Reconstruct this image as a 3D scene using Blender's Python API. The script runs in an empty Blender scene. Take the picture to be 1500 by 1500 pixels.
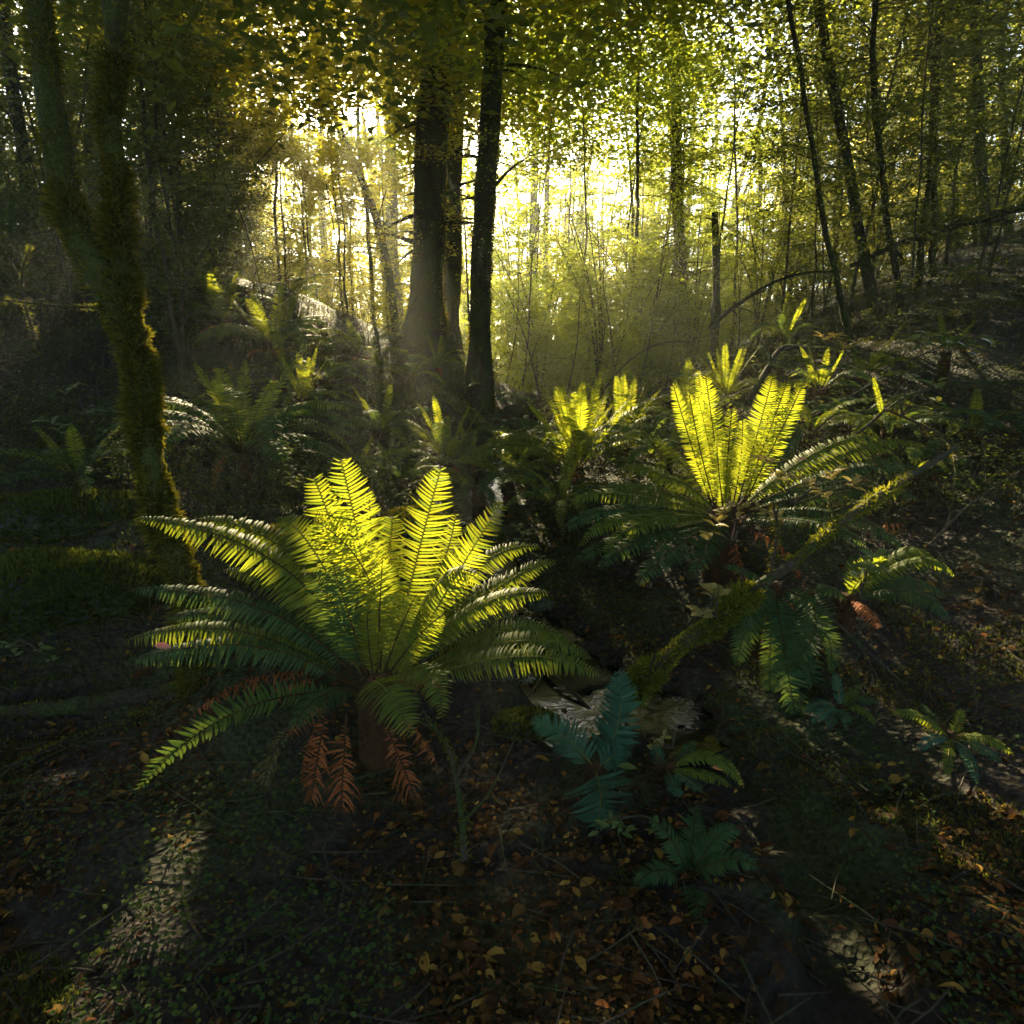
import bpy, math, random
import numpy as np
from mathutils import Vector

SEED = 11
rng = np.random.default_rng(SEED)
random.seed(SEED)
scene = bpy.context.scene
COL = scene.collection
R = math.radians
PI = math.pi

# ------------------------------------------------------------------ camera maths
F = 995.0
PITCH = R(12.0)
CAM = np.array([0.0, 0.0, 1.5])
cP, sP = math.cos(PITCH), math.sin(PITCH)


def at(px, py, Y):
    u, v = (px - 750) / F, (750 - py) / F
    d = np.array([u, cP + v * sP, -sP + v * cP])
    return CAM + d * (Y / d[1])


SUN_EL, SUN_AZ = R(25.0), R(-12.0)
SUN = np.array([math.sin(SUN_AZ) * math.cos(SUN_EL), math.cos(SUN_AZ) * math.cos(SUN_EL), math.sin(SUN_EL)])


def nrm(a):
    a = np.asarray(a, float)
    return a / np.maximum(np.linalg.norm(a, axis=-1, keepdims=True), 1e-9)


# ------------------------------------------------------------------ smooth noise
_ph = rng.uniform(0, 2 * PI, (40,))
_dr = rng.normal(size=(40, 3))


def wob(P, freq, octaves=4, seed=0):
    """cheap smooth noise in about [-1, 1] at points P (n,3)"""
    P = np.asarray(P, float)
    out = np.zeros(P.shape[:-1])
    a, tot = 1.0, 0
    for o in range(octaves):
        s = np.zeros_like(out)
        for k in range(4):
            i = (o * 4 + k + seed * 7) % 40
            s += np.sin((P @ (_dr[i] * freq)) + _ph[(i + seed * 3) % 40] + 1.3 * np.sin(P @ (_dr[(i + 11) % 40] * freq * 0.7)))
        out += a * s / 2.4
        tot += a
        a *= 0.55
        freq *= 2.03
    return out / tot


# ------------------------------------------------------------------ mesh making
class MB:
    def __init__(self):
        self.V, self.Q, self.T, self.n = [], [], [], 0
        self.Qm, self.Tm = [], []

    def add(self, V, Q=None, T=None, m=0):
        V = np.asarray(V, float).reshape(-1, 3)
        if Q is not None and len(Q):
            Q = np.asarray(Q, int).reshape(-1, 4)
            self.Q.append(Q + self.n)
            self.Qm.append(np.full(len(Q), m))
        if T is not None and len(T):
            T = np.asarray(T, int).reshape(-1, 3)
            self.T.append(T + self.n)
            self.Tm.append(np.full(len(T), m))
        self.V.append(V)
        self.n += len(V)

    def build(self, name, mats, parent=None, smooth=True, origin=None):
        me = bpy.data.meshes.new(name)
        V = np.concatenate(self.V) if self.V else np.zeros((0, 3))
        if origin is not None:
            V = V - np.asarray(origin)
        Q = np.concatenate(self.Q) if self.Q else np.zeros((0, 4), int)
        T = np.concatenate(self.T) if self.T else np.zeros((0, 3), int)
        mi = np.concatenate((self.Qm or [np.zeros(0)]) + (self.Tm or [np.zeros(0)])).astype(np.int32)
        nl = len(Q) * 4 + len(T) * 3
        me.vertices.add(len(V))
        me.vertices.foreach_set("co", V.astype(np.float32).ravel())
        me.loops.add(nl)
        me.loops.foreach_set("vertex_index", np.concatenate([Q.ravel(), T.ravel()]).astype(np.int32))
        me.polygons.add(len(Q) + len(T))
        ls = np.concatenate([np.arange(len(Q)) * 4, len(Q) * 4 + np.arange(len(T)) * 3]).astype(np.int32)
        me.polygons.foreach_set("loop_start", ls)
        me.polygons.foreach_set("material_index", mi)
        me.polygons.foreach_set("use_smooth", np.full(len(ls), smooth))
        for m in (mats if isinstance(mats, (list, tuple)) else [mats]):
            me.materials.append(m)
        me.update(calc_edges=True)
        me.validate()
        o = bpy.data.objects.new(name, me)
        COL.objects.link(o)
        if parent is not None:
            o.parent = parent
        elif origin is not None:
            o.location = origin
        return o


def tag(o, label=None, cat=None, group=None, kind=None):
    if label: o["label"] = label
    if cat: o["category"] = cat
    if group: o["group"] = group
    if kind: o["kind"] = kind
    return o


def thing(name, label, cat, loc, group=None):
    o = bpy.data.objects.new(name, None)
    o.empty_display_size = 0.1
    COL.objects.link(o)
    o.location = [float(c) for c in loc]
    return tag(o, label, cat, group)


def resample(P, n):
    P = np.asarray(P, float)
    # catmull-rom through points
    m = len(P)
    if m == 2:
        t = np.linspace(0, 1, n)[:, None]
        return P[0] * (1 - t) + P[1] * t
    E = np.vstack([2 * P[0] - P[1], P, 2 * P[-1] - P[-2]])
    out = []
    for s in np.linspace(0, m - 1 - 1e-6, n):
        i = int(s); t = s - i
        a, b, c, d = E[i], E[i + 1], E[i + 2], E[i + 3]
        out.append(0.5 * (2 * b + (c - a) * t + (2 * a - 5 * b + 4 * c - d) * t * t + (3 * b - a - 3 * c + d) * t ** 3))
    return np.array(out)


def frames(P):
    Tn = nrm(np.gradient(P, axis=0))
    ref = np.array([0.31, 0.9, 0.17])
    if abs(Tn[0] @ ref) > .9: ref = np.array([1.0, 0, 0.1])
    A = np.zeros_like(P)
    a = nrm(np.cross(Tn[0], ref))
    for i in range(len(P)):
        a = nrm(a - Tn[i] * (a @ Tn[i]))
        A[i] = a
    B = np.cross(Tn, A)
    return Tn, A, B


def tube(mb, P, rad, sides=6, m=0, rough=0.0, seed=0, cap=True):
    P = np.asarray(P, float)
    rad = np.broadcast_to(np.asarray(rad, float), (len(P),)).copy()
    Tn, A, B = frames(P)
    ang = np.linspace(0, 2 * PI, sides, endpoint=False)
    ring = np.cos(ang)[None, :, None] * A[:, None] + np.sin(ang)[None, :, None] * B[:, None]
    rr = rad[:, None] * np.ones((1, sides))
    if rough:
        base = P[:, None] + ring * rad[:, None, None]
        rr = rr * (1 + rough * wob(base * np.array([1, 1, .35]), 2.2 / max(rad.mean(), .02) * .5, 3, seed))
    V = P[:, None] + ring * rr[..., None]
    n = len(P)
    i = np.arange(n - 1)[:, None] * sides
    j = np.arange(sides)[None, :]
    j2 = (j + 1) % sides
    Q = np.stack([i + j, i + j2, i + sides + j2, i + sides + j], -1).reshape(-1, 4)
    V = V.reshape(-1, 3)
    Tc = None
    if cap:
        V = np.vstack([V, P[-1:], P[:1]])
        k = n * sides
        jj = np.arange(sides); j3 = (jj + 1) % sides
        Tc = np.vstack([np.stack([(n - 1) * sides + jj, (n - 1) * sides + j3, np.full(sides, k)], -1),
                        np.stack([j3, jj, np.full(sides, k + 1)], -1)])
    mb.add(V, Q, Tc, m)


def leafquads(mb, C, D, N, L, W, m=0, fold=0.25, bend=0.0):
    """rhombic leaves: centre of base C, direction D, normal N"""
    D = nrm(D)
    S = nrm(np.cross(D, N))
    N = np.cross(S, D)
    L = np.broadcast_to(np.asarray(L, float), (len(C),))[:, None]
    W = np.broadcast_to(np.asarray(W, float), (len(C),))[:, None]
    b = C
    mid = C + D * L * .45
    l = mid + S * W * .5 + N * W * fold * .5
    r = mid - S * W * .5 + N * W * fold * .5
    t = C + D * L - N * L * bend
    V = np.stack([b, r, t, l], 1).reshape(-1, 3)
    mb.add(V, np.arange(len(C) * 4).reshape(-1, 4), None, m)


def leaffine(mb, C, D, N, L, W, m=0, fold=0.3, bend=0.25):
    """ovate leaves of 8 faces: midrib fold and bend"""
    D = nrm(D); S = nrm(np.cross(D, N)); N = np.cross(S, D)
    n = len(C)
    L = np.broadcast_to(np.asarray(L, float), (n,)); W = np.broadcast_to(np.asarray(W, float), (n,))
    prof = [(0, .06), (.22, .75), (.5, 1.0), (.78, .62), (1, .03)]
    rows = []
    for u, w in prof:
        c = C + D * (L * u)[:, None] - N * (L * bend * u * u)[:, None]
        rows += [c - S * (W * .5 * w)[:, None] + N * (W * fold * .5 * w)[:, None], c,
                 c + S * (W * .5 * w)[:, None] + N * (W * fold * .5 * w)[:, None]]
    V = np.stack(rows, 1)
    q = []
    for k in range(4):
        a = k * 3
        q += [[a, a + 1, a + 4, a + 3], [a + 1, a + 2, a + 5, a + 4]]
    q = np.array(q)
    Q = (np.arange(n)[:, None, None] * 15 + q[None]).reshape(-1, 4)
    mb.add(V.reshape(-1, 3), Q, None, m)


# ------------------------------------------------------------------ materials
def newmat(name):
    m = bpy.data.materials.new(name)
    m.use_nodes = True
    nt = m.node_tree
    nt.nodes.clear()
    return m, nt, nt.nodes, nt.links


def ramp(n, cols, interp='LINEAR'):
    r = n.new('ShaderNodeValToRGB')
    cr = r.color_ramp
    cr.interpolation = interp
    while len(cr.elements) < len(cols): cr.elements.new(0.5)
    for e, (p, c) in zip(cr.elements, cols):
        e.position = p
        e.color = (*c, 1)
    return r


def leaf_mat(name, cols, trans, tfac=0.5, rough=0.45, spec=0.4, hue_noise=0.0):
    """leaf: per-leaf colour, light passes through the blade"""
    m, nt, n, l = newmat(name)
    g = n.new('ShaderNodeNewGeometry')
    k = len(cols) - 1
    rp = ramp(n, [(i / max(k, 1), c) for i, c in enumerate(cols)])
    l.new(g.outputs['Random Per Island'], rp.inputs[0])
    rt = ramp(n, [(i / max(len(trans) - 1, 1), c) for i, c in enumerate(trans)])
    l.new(g.outputs['Random Per Island'], rt.inputs[0])
    tc = n.new('ShaderNodeTexCoord')
    nz = n.new('ShaderNodeTexNoise'); nz.inputs['Scale'].default_value = 22; nz.inputs['Detail'].default_value = 3
    l.new(tc.outputs['Object'], nz.inputs['Vector'])
    hs = n.new('ShaderNodeHueSaturation')
    mp = n.new('ShaderNodeMapRange'); mp.inputs['From Min'].default_value = .3; mp.inputs['From Max'].default_value = .7
    mp.inputs['To Min'].default_value = .65; mp.inputs['To Max'].default_value = 1.35
    l.new(nz.outputs['Fac'], mp.inputs['Value']); l.new(mp.outputs['Result'], hs.inputs['Value'])
    l.new(rp.outputs[0], hs.inputs['Color'])
    p = n.new('ShaderNodeBsdfPrincipled')
    p.inputs['Roughness'].default_value = rough
    p.inputs['Specular IOR Level'].default_value = spec
    l.new(hs.outputs[0], p.inputs['Base Color'])
    t = n.new('ShaderNodeBsdfTranslucent')
    l.new(rt.outputs[0], t.inputs['Color'])
    mx = n.new('ShaderNodeMixShader'); mx.inputs[0].default_value = tfac
    o = n.new('ShaderNodeOutputMaterial')
    l.new(p.outputs[0], mx.inputs[1]); l.new(t.outputs[0], mx.inputs[2]); l.new(mx.outputs[0], o.inputs[0])
    return m


def bark_mat(name, c1, c2, moss=(0.03, 0.045, 0.008), mossamt=0.5, scale=9, stretch=0.25, bump=0.6):
    m, nt, n, l = newmat(name)
    tc = n.new('ShaderNodeTexCoord')
    mpg = n.new('ShaderNodeMapping'); mpg.inputs['Scale'].default_value = (1, 1, stretch)
    l.new(tc.outputs['Object'], mpg.inputs['Vector'])
    a = n.new('ShaderNodeTexNoise'); a.inputs['Scale'].default_value = scale * 2.2; a.inputs['Detail'].default_value = 8; a.inputs['Roughness'].default_value = .65
    l.new(mpg.outputs[0], a.inputs['Vector'])
    ra = ramp(n, [(.32, c1), (.68, c2)])
    l.new(a.outputs['Fac'], ra.inputs[0])
    b = n.new('ShaderNodeTexNoise'); b.inputs['Scale'].default_value = scale * .45; b.inputs['Detail'].default_value = 6
    l.new(tc.outputs['Object'], b.inputs['Vector'])
    rb = ramp(n, [(max(0.02, .62 - mossamt * .4), (0, 0, 0)), (max(.1, .78 - mossamt * .4), (1, 1, 1))])
    l.new(b.outputs['Fac'], rb.inputs[0])
    c = n.new('ShaderNodeTexNoise'); c.inputs['Scale'].default_value = scale * 9; c.inputs['Detail'].default_value = 4
    l.new(tc.outputs['Object'], c.inputs['Vector'])
    rc = ramp(n, [(.3, tuple(x * .5 for x in moss)), (.7, tuple(x * 1.6 for x in moss))])
    l.new(c.outputs['Fac'], rc.inputs[0])
    mx = n.new('ShaderNodeMixRGB')
    l.new(rb.outputs[0], mx.inputs[0]); l.new(ra.outputs[0], mx.inputs[1]); l.new(rc.outputs[0], mx.inputs[2])
    p = n.new('ShaderNodeBsdfPrincipled'); p.inputs['Roughness'].default_value = .85; p.inputs['Specular IOR Level'].default_value = .2
    l.new(mx.outputs[0], p.inputs['Base Color'])
    ad = n.new('ShaderNodeMath'); ad.operation = 'ADD'
    l.new(a.outputs['Fac'], ad.inputs[0]); l.new(c.outputs['Fac'], ad.inputs[1])
    bp = n.new('ShaderNodeBump'); bp.inputs['Strength'].default_value = bump; bp.inputs['Distance'].default_value = .03
    l.new(ad.outputs[0], bp.inputs['Height']); l.new(bp.outputs[0], p.inputs['Normal'])
    o = n.new('ShaderNodeOutputMaterial'); l.new(p.outputs[0], o.inputs[0])
    return m


def ground_mat():
    m, nt, n, l = newmat('forest_soil')
    tc = n.new('ShaderNodeTexCoord')
    a = n.new('ShaderNodeTexNoise'); a.inputs['Scale'].default_value = 14; a.inputs['Detail'].default_value = 10; a.inputs['Roughness'].default_value = .7
    l.new(tc.outputs['Object'], a.inputs['Vector'])
    ra = ramp(n, [(.3, (.006, .005, .004)), (.5, (.018, .013, .008)), (.75, (.045, .03, .015))])
    l.new(a.outputs['Fac'], ra.inputs[0])
    b = n.new('ShaderNodeTexNoise'); b.inputs['Scale'].default_value = 1.1; b.inputs['Detail'].default_value = 5
    l.new(tc.outputs['Object'], b.inputs['Vector'])
    rb = ramp(n, [(.46, (0, 0, 0)), (.6, (1, 1, 1))])
    l.new(b.outputs['Fac'], rb.inputs[0])
    c = n.new('ShaderNodeTexNoise'); c.inputs['Scale'].default_value = 60; c.inputs['Detail'].default_value = 4
    l.new(tc.outputs['Object'], c.inputs['Vector'])
    rc = ramp(n, [(.3, (.008, .014, .004)), (.7, (.045, .055, .012))])
    l.new(c.outputs['Fac'], rc.inputs[0])
    mx = n.new('ShaderNodeMixRGB')
    l.new(rb.outputs[0], mx.inputs[0]); l.new(ra.outputs[0], mx.inputs[1]); l.new(rc.outputs[0], mx.inputs[2])
    v = n.new('ShaderNodeTexVoronoi'); v.inputs['Scale'].default_value = 35
    l.new(tc.outputs['Object'], v.inputs['Vector'])
    p = n.new('ShaderNodeBsdfPrincipled'); p.inputs['Roughness'].default_value = .8; p.inputs['Specular IOR Level'].default_value = .25
    l.new(mx.outputs[0], p.inputs['Base Color'])
    ad = n.new('ShaderNodeMath'); ad.operation = 'ADD'
    l.new(a.outputs['Fac'], ad.inputs[0]); l.new(v.outputs['Distance'], ad.inputs[1])
    bp = n.new('ShaderNodeBump'); bp.inputs['Strength'].default_value = .9; bp.inputs['Distance'].default_value = .04
    l.new(ad.outputs[0], bp.inputs['Height']); l.new(bp.outputs[0], p.inputs['Normal'])
    o = n.new('ShaderNodeOutputMaterial'); l.new(p.outputs[0], o.inputs[0])
    return m


def water_mat():
    m, nt, n, l = newmat('stream_water')
    tc = n.new('ShaderNodeTexCoord')
    a = n.new('ShaderNodeTexNoise'); a.inputs['Scale'].default_value = 11; a.inputs['Detail'].default_value = 3; a.inputs['Distortion'].default_value = 1.8
    l.new(tc.outputs['Object'], a.inputs['Vector'])
    p = n.new('ShaderNodeBsdfPrincipled')
    p.inputs['Base Color'].default_value = (.003, .005, .004, 1); p.inputs['Roughness'].default_value = .04
    p.inputs['Specular IOR Level'].default_value = .22
    bp = n.new('ShaderNodeBump'); bp.inputs['Strength'].default_value = .35; bp.inputs['Distance'].default_value = .008
    l.new(a.outputs['Fac'], bp.inputs['Height']); l.new(bp.outputs[0], p.inputs['Normal'])
    o = n.new('ShaderNodeOutputMaterial'); l.new(p.outputs[0], o.inputs[0])
    return m


def rock_mat(name, c1, c2):
    return bark_mat(name, c1, c2, mossamt=.2, scale=6, stretch=1, bump=.5)


M = {}
M['soil'] = ground_mat()
M['water'] = water_mat()
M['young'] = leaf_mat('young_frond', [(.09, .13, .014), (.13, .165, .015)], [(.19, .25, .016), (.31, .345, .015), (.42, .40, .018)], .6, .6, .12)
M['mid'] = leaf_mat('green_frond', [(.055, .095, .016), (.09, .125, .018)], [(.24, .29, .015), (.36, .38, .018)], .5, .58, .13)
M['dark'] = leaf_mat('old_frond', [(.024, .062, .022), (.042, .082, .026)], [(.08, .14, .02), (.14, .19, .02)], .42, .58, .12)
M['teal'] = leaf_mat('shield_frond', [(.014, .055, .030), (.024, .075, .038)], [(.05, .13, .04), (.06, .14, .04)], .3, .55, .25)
M['dead'] = leaf_mat('dead_frond', [(.16, .045, .014), (.32, .095, .028), (.22, .07, .022), (.34, .12, .04)], [(.12, .04, .01), (.16, .06, .015)], .3, .75, .15)
M['olive'] = leaf_mat('withered_frond', [(.08, .075, .022), (.12, .10, .035)], [(.1, .09, .02), (.12, .1, .02)], .3, .7, .2)
M['rachis'] = bark_mat('frond_stem', (.03, .012, .004), (.06, .03, .008), mossamt=0)
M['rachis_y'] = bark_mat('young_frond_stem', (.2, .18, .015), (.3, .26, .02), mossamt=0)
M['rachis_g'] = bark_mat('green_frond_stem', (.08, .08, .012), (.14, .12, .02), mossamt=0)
M['bark'] = bark_mat('dark_bark', (.008, .006, .004), (.05, .038, .025), mossamt=.5, bump=1.0)
M['bark_moss'] = bark_mat('mossy_bark', (.012, .01, .006), (.04, .032, .016), moss=(.035, .042, .006), mossamt=1.0)
M['bark_hazed'] = bark_mat('hazed_bark', (.05, .045, .035), (.14, .12, .09), mossamt=.3)  # bark lightened to stand in for haze on the distant trunks
M['twig'] = bark_mat('twig_bark', (.03, .022, .014), (.075, .06, .04), mossamt=.35, scale=20)
M['moss'] = leaf_mat('shaggy_moss', [(.03, .045, .007), (.065, .078, .010), (.11, .105, .013)], [(.12, .12, .01), (.28, .22, .012)], .45, .85, .05)
M['moss_d'] = leaf_mat('cushion_moss', [(.02, .04, .01), (.05, .065, .012)], [(.1, .12, .012), (.16, .16, .015)], .4, .85, .04)
M['moss_lit'] = leaf_mat('sunlit_moss', [(.06, .085, .010), (.10, .12, .014), (.15, .15, .018)], [(.2, .22, .015), (.3, .27, .015)], .42, .8, .08)  # moss brightened to stand in for sun that misses the branch
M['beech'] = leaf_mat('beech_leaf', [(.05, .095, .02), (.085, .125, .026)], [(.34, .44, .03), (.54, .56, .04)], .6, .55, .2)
M['beech_sunlit'] = leaf_mat('sunlit_beech_leaf', [(.07, .09, .016), (.11, .12, .02)], [(.48, .46, .025), (.66, .58, .035)], .6, .55, .2)  # leaf colours warmed to imitate golden backlight
M['beech_shaded'] = leaf_mat('shaded_beech_leaf', [(.022, .05, .016), (.045, .075, .018)], [(.14, .18, .02), (.24, .25, .02)], .45, .6, .2)  # leaf colours darkened to stand in for shade on the side slopes
M['broad'] = leaf_mat('broad_leaf', [(.06, .11, .03), (.10, .13, .03)], [(.22, .26, .03), (.3, .3, .03)], .45, .35, .5)
M['broad_y'] = leaf_mat('yellow_broad_leaf', [(.20, .16, .035), (.26, .19, .06)], [(.3, .24, .03), (.34, .25, .05)], .4, .4, .45)
M['cover'] = leaf_mat('creeper_leaf', [(.018, .045, .014), (.035, .065, .018), (.055, .07, .018)], [(.1, .14, .02), (.2, .2, .02)], .42, .75, .06)
M['litter'] = leaf_mat('fallen_leaf', [(.018, .010, .005), (.04, .02, .008), (.025, .014, .006), (.07, .032, .010), (.03, .018, .007), (.012, .009, .006), (.10, .05, .014), (.02, .014, .007), (.28, .16, .03), (.05, .02, .008), (.015, .01, .006), (.2, .07, .02)],
                       [(.1, .05, .01), (.25, .15, .03)], .2, .8, .06)
M['pinkleaf'] = leaf_mat('pink_fallen_leaf', [(.42, .16, .12), (.5, .2, .14)], [(.3, .08, .05), (.3, .08, .05)], .25, .5, .3)
M['rock'] = rock_mat('stream_rock', (.16, .13, .09), (.30, .24, .17))
M['rock_d'] = rock_mat('dark_rock', (.02, .02, .02), (.06, .06, .055))

# ------------------------------------------------------------------ terrain
ctl_px = [
    (0, 1217, 2.1), (300, 1217, 2.1), (600, 1217, 2.15), (900, 1217, 2.2), (1200, 1217, 2.2), (1480, 1217, 2.1),
    (0, 1050, 2.9), (250, 1010, 3.05), (0, 940, 3.25), (100, 925, 3.3), (120, 852, 3.7), (220, 880, 3.5), (0, 870, 3.7),
    (100, 800, 4.2), (100, 742, 4.55), (0, 745, 4.6), (200, 745, 4.5), (100, 700, 5.2), (50, 600, 6.6), (100, 480, 8.2), (0, 430, 9.2),
    (380, 745, 5.2), (460, 745, 5.0), (430, 860, 3.7), (340, 930, 3.2), (450, 960, 3.0), (560, 1110, 2.55), (660, 960, 3.1), (640, 850, 4.0),
    (690, 800, 4.8), (620, 740, 5.6), (540, 700, 6.2), (480, 640, 6.9), (500, 560, 8), (600, 620, 8.0), (620, 560, 9.4),
    (300, 540, 8), (250, 610, 7), (320, 690, 6), (250, 730, 5),
    (400, 432, 9.6), (500, 460, 10.2), (600, 503, 10.8), (700, 543, 10.4), (760, 570, 11.6), (330, 412, 9.6),
    (720, 690, 6.8), (720, 640, 8.0), (790, 605, 10), (840, 590, 13),
    (900, 860, 4.3), (950, 810, 4.6), (850, 760, 5.6), (870, 700, 6.7), (930, 650, 7.6), (1060, 800, 4.35), (1150, 870, 3.9), (1240, 910, 3.55),
    (1400, 860, 3.9), (1500, 800, 4), (1500, 1000, 3.0), (1300, 1060, 2.85), (1400, 960, 3.3), (1120, 960, 3.45),
    (1300, 745, 5), (1500, 700, 5), (1250, 605, 6.6), (1500, 600, 6.2), (1300, 510, 8.2), (1500, 508, 7.2), (1500, 392, 9.6), (1400, 376, 11.2),
    (1250, 475, 10), (1150, 520, 9.6), (1060, 605, 7.3), (1060, 535, 10.6), (960, 600, 9.2), (960, 570, 13),
]
ctl_w = [(-3, -1, .15), (3, -1, .1), (0, -1, 0), (0, .3, -.05), (-1.2, 1.3, -.05), (1.2, 1.3, -.15), (0, 1.2, -.1), (-3.4, 1, .2), (3.4, 1, .2),
         (-4, 14, 1.9), (-3, 18, 1.4), (0, 20, 1.0), (4, 18, 1.5), (8, 16, 3.2), (12, 12, 5), (14, 20, 5.2), (-10, 14, 3.4), (-10, 25, 3), (10, 30, 4),
         (0, 40, 1.5), (-20, 40, 4), (20, 40, 5), (-12, 5, 2.6), (12, 4, 3), (-6, 2, .8), (6, 2, 1.0), (-8, -6, 1), (8, -6, 1), (0, -8, .4),
         (0, 80, 2), (-60, 60, 6), (60, 60, 8), (-60, -20, 5), (60, -20, 5), (0, -60, 2), (-60, 10, 6), (60, 20, 8)]
CP = np.array([at(*p) for p in ctl_px] + [np.array(p, float) for p in ctl_w])
XS = CP[:, :2]


def _tps(d2):
    return np.where(d2 > 1e-12, .5 * d2 * np.log(np.maximum(d2, 1e-12)), 0)


_n = len(XS)
_K = _tps(((XS[:, None] - XS[None]) ** 2).sum(-1)) + np.eye(_n) * 0.02
_Pm = np.c_[np.ones(_n), XS]
_A = np.block([[_K, _Pm], [_Pm.T, np.zeros((3, 3))]])
_W = np.linalg.solve(_A, np.r_[CP[:, 2], 0, 0, 0])

# stream course: (px, py, depth, half width)
course = [(835, 590, 13.2, .15), (790, 605, 10.2, .12), (728, 650, 8.0, .12), (712, 700, 6.6, .12), (700, 760, 5.5, .14), (742, 868, 4.35, .12),
          (790, 925, 3.75, .15), (820, 985, 3.38, .26), (850, 1020, 3.14, .32), (955, 1022, 3.05, .15), (1010, 1080, 2.72, .08), (1120, 1180, 2.32, .09), (1230, 1330, 1.8, .07), (1260, 1560, 1.2, .07)]
SPT = resample([at(*c[:3]) for c in course], 160)
SW = np.interp(np.linspace(0, 1, 160), np.linspace(0, 1, len(course)), [c[3] for c in course])
SPT[:, 2] = np.minimum.accumulate(SPT[:, 2])
_k = np.hanning(33); _k /= _k.sum()
SPT[:, 2] = np.convolve(np.pad(SPT[:, 2], 16, mode='edge'), _k, 'valid')


def G0(xy):
    xy = np.atleast_2d(np.asarray(xy, float))[:, :2]
    out = np.zeros(len(xy))
    for s in range(0, len(xy), 20000):
        q = xy[s:s + 20000]
        d2 = ((q[:, None] - XS[None]) ** 2).sum(-1)
        out[s:s + 20000] = _tps(d2) @ _W[:_n] + _W[_n] + q @ _W[_n + 1:]
    P3 = np.c_[xy, np.zeros(len(xy))]
    r = np.hypot(xy[:, 0], xy[:, 1] - 4)
    out += .05 * wob(P3, 1.6, 3, 1) * np.clip(r / 3, .4, 2) + .018 * wob(P3, 7, 3, 2)
    return out


def G(xy):
    xy = np.atleast_2d(np.asarray(xy, float))[:, :2]
    z = G0(xy)
    near = (xy[:, 1] < 16) & (xy[:, 1] > .5) & (np.abs(xy[:, 0]) < 6)
    idx = np.nonzero(near)[0]
    for s in range(0, len(idx), 20000):
        ii = idx[s:s + 20000]
        d = np.sqrt(((xy[ii][:, None] - SPT[None, :, :2]) ** 2).sum(-1))
        k = d.argmin(1)
        dm = d[np.arange(len(ii)), k]
        w = SW[k] * (1 + .25 * np.sin(k * .45) + .15 * np.sin(k * 1.1))
        bed = SPT[k, 2] - .09 + .02 * np.sin(k)
        f = np.clip((dm - w * .75) / (w * .5 + .12), 0, 1)
        f = f * f * (3 - 2 * f)
        z[ii] = bed * (1 - f) + np.maximum(z[ii], bed + .09 * f + .02) * f
    return z


def gz(x, y):
    return float(G([[x, y]])[0])


def gpt(px, py, Y):
    p = at(px, py, Y)
    p[2] = gz(p[0], p[1])
    return p


def build_ground():
    def axis(a, b, fine_lo, fine_hi, step, growth):
        v = list(np.arange(fine_lo, fine_hi + 1e-6, step))
        s = step
        while v[-1] < b:
            s *= growth; v.append(v[-1] + s)
        s = step
        while v[0] > a:
            s *= growth; v.insert(0, v[0] - s)
        return np.array(v)
    xs = axis(-90, 90, -3.2, 3.2, .035, 1.07)
    ys = axis(-70, 110, 1.0, 6.0, .035, 1.06)
    X, Yg = np.meshgrid(xs, ys)
    xy = np.c_[X.ravel(), Yg.ravel()]
    z = G(xy)
    nx, ny = len(xs), len(ys)
    i = np.arange(ny - 1)[:, None] * nx; j = np.arange(nx - 1)[None]
    Q = np.stack([i + j, i + j + 1, i + nx + j + 1, i + nx + j], -1).reshape(-1, 4)
    mb = MB(); mb.add(np.c_[xy, z], Q)
    o = mb.build('ground', M['soil'])
    tag(o, kind='structure')
    # water ribbon
    mb = MB()
    T2 = nrm(np.gradient(SPT[:, :2], axis=0))
    S2 = np.c_[-T2[:, 1], T2[:, 0], np.zeros(len(T2))]
    rows = []
    nw = int(len(SPT) * .79)
    for k in np.linspace(-1, 1, 9):
        rows.append((SPT + S2 * (k * (SW * 1.5 + .05))[:, None] - np.array([0, 0, .02]))[:nw])
    V = np.stack(rows, 1)
    V[:, :, 2] = V[:, 4:5, 2]
    n = nw
    i = np.arange(n - 1)[:, None] * 9; j = np.arange(8)[None]
    Q = np.stack([i + j, i + j + 1, i + 9 + j + 1, i + 9 + j], -1).reshape(-1, 4)
    mb.add(V.reshape(-1, 3), Q)
    tag(mb.build('stream_water', M['water']), kind='structure')


build_ground()

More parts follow.
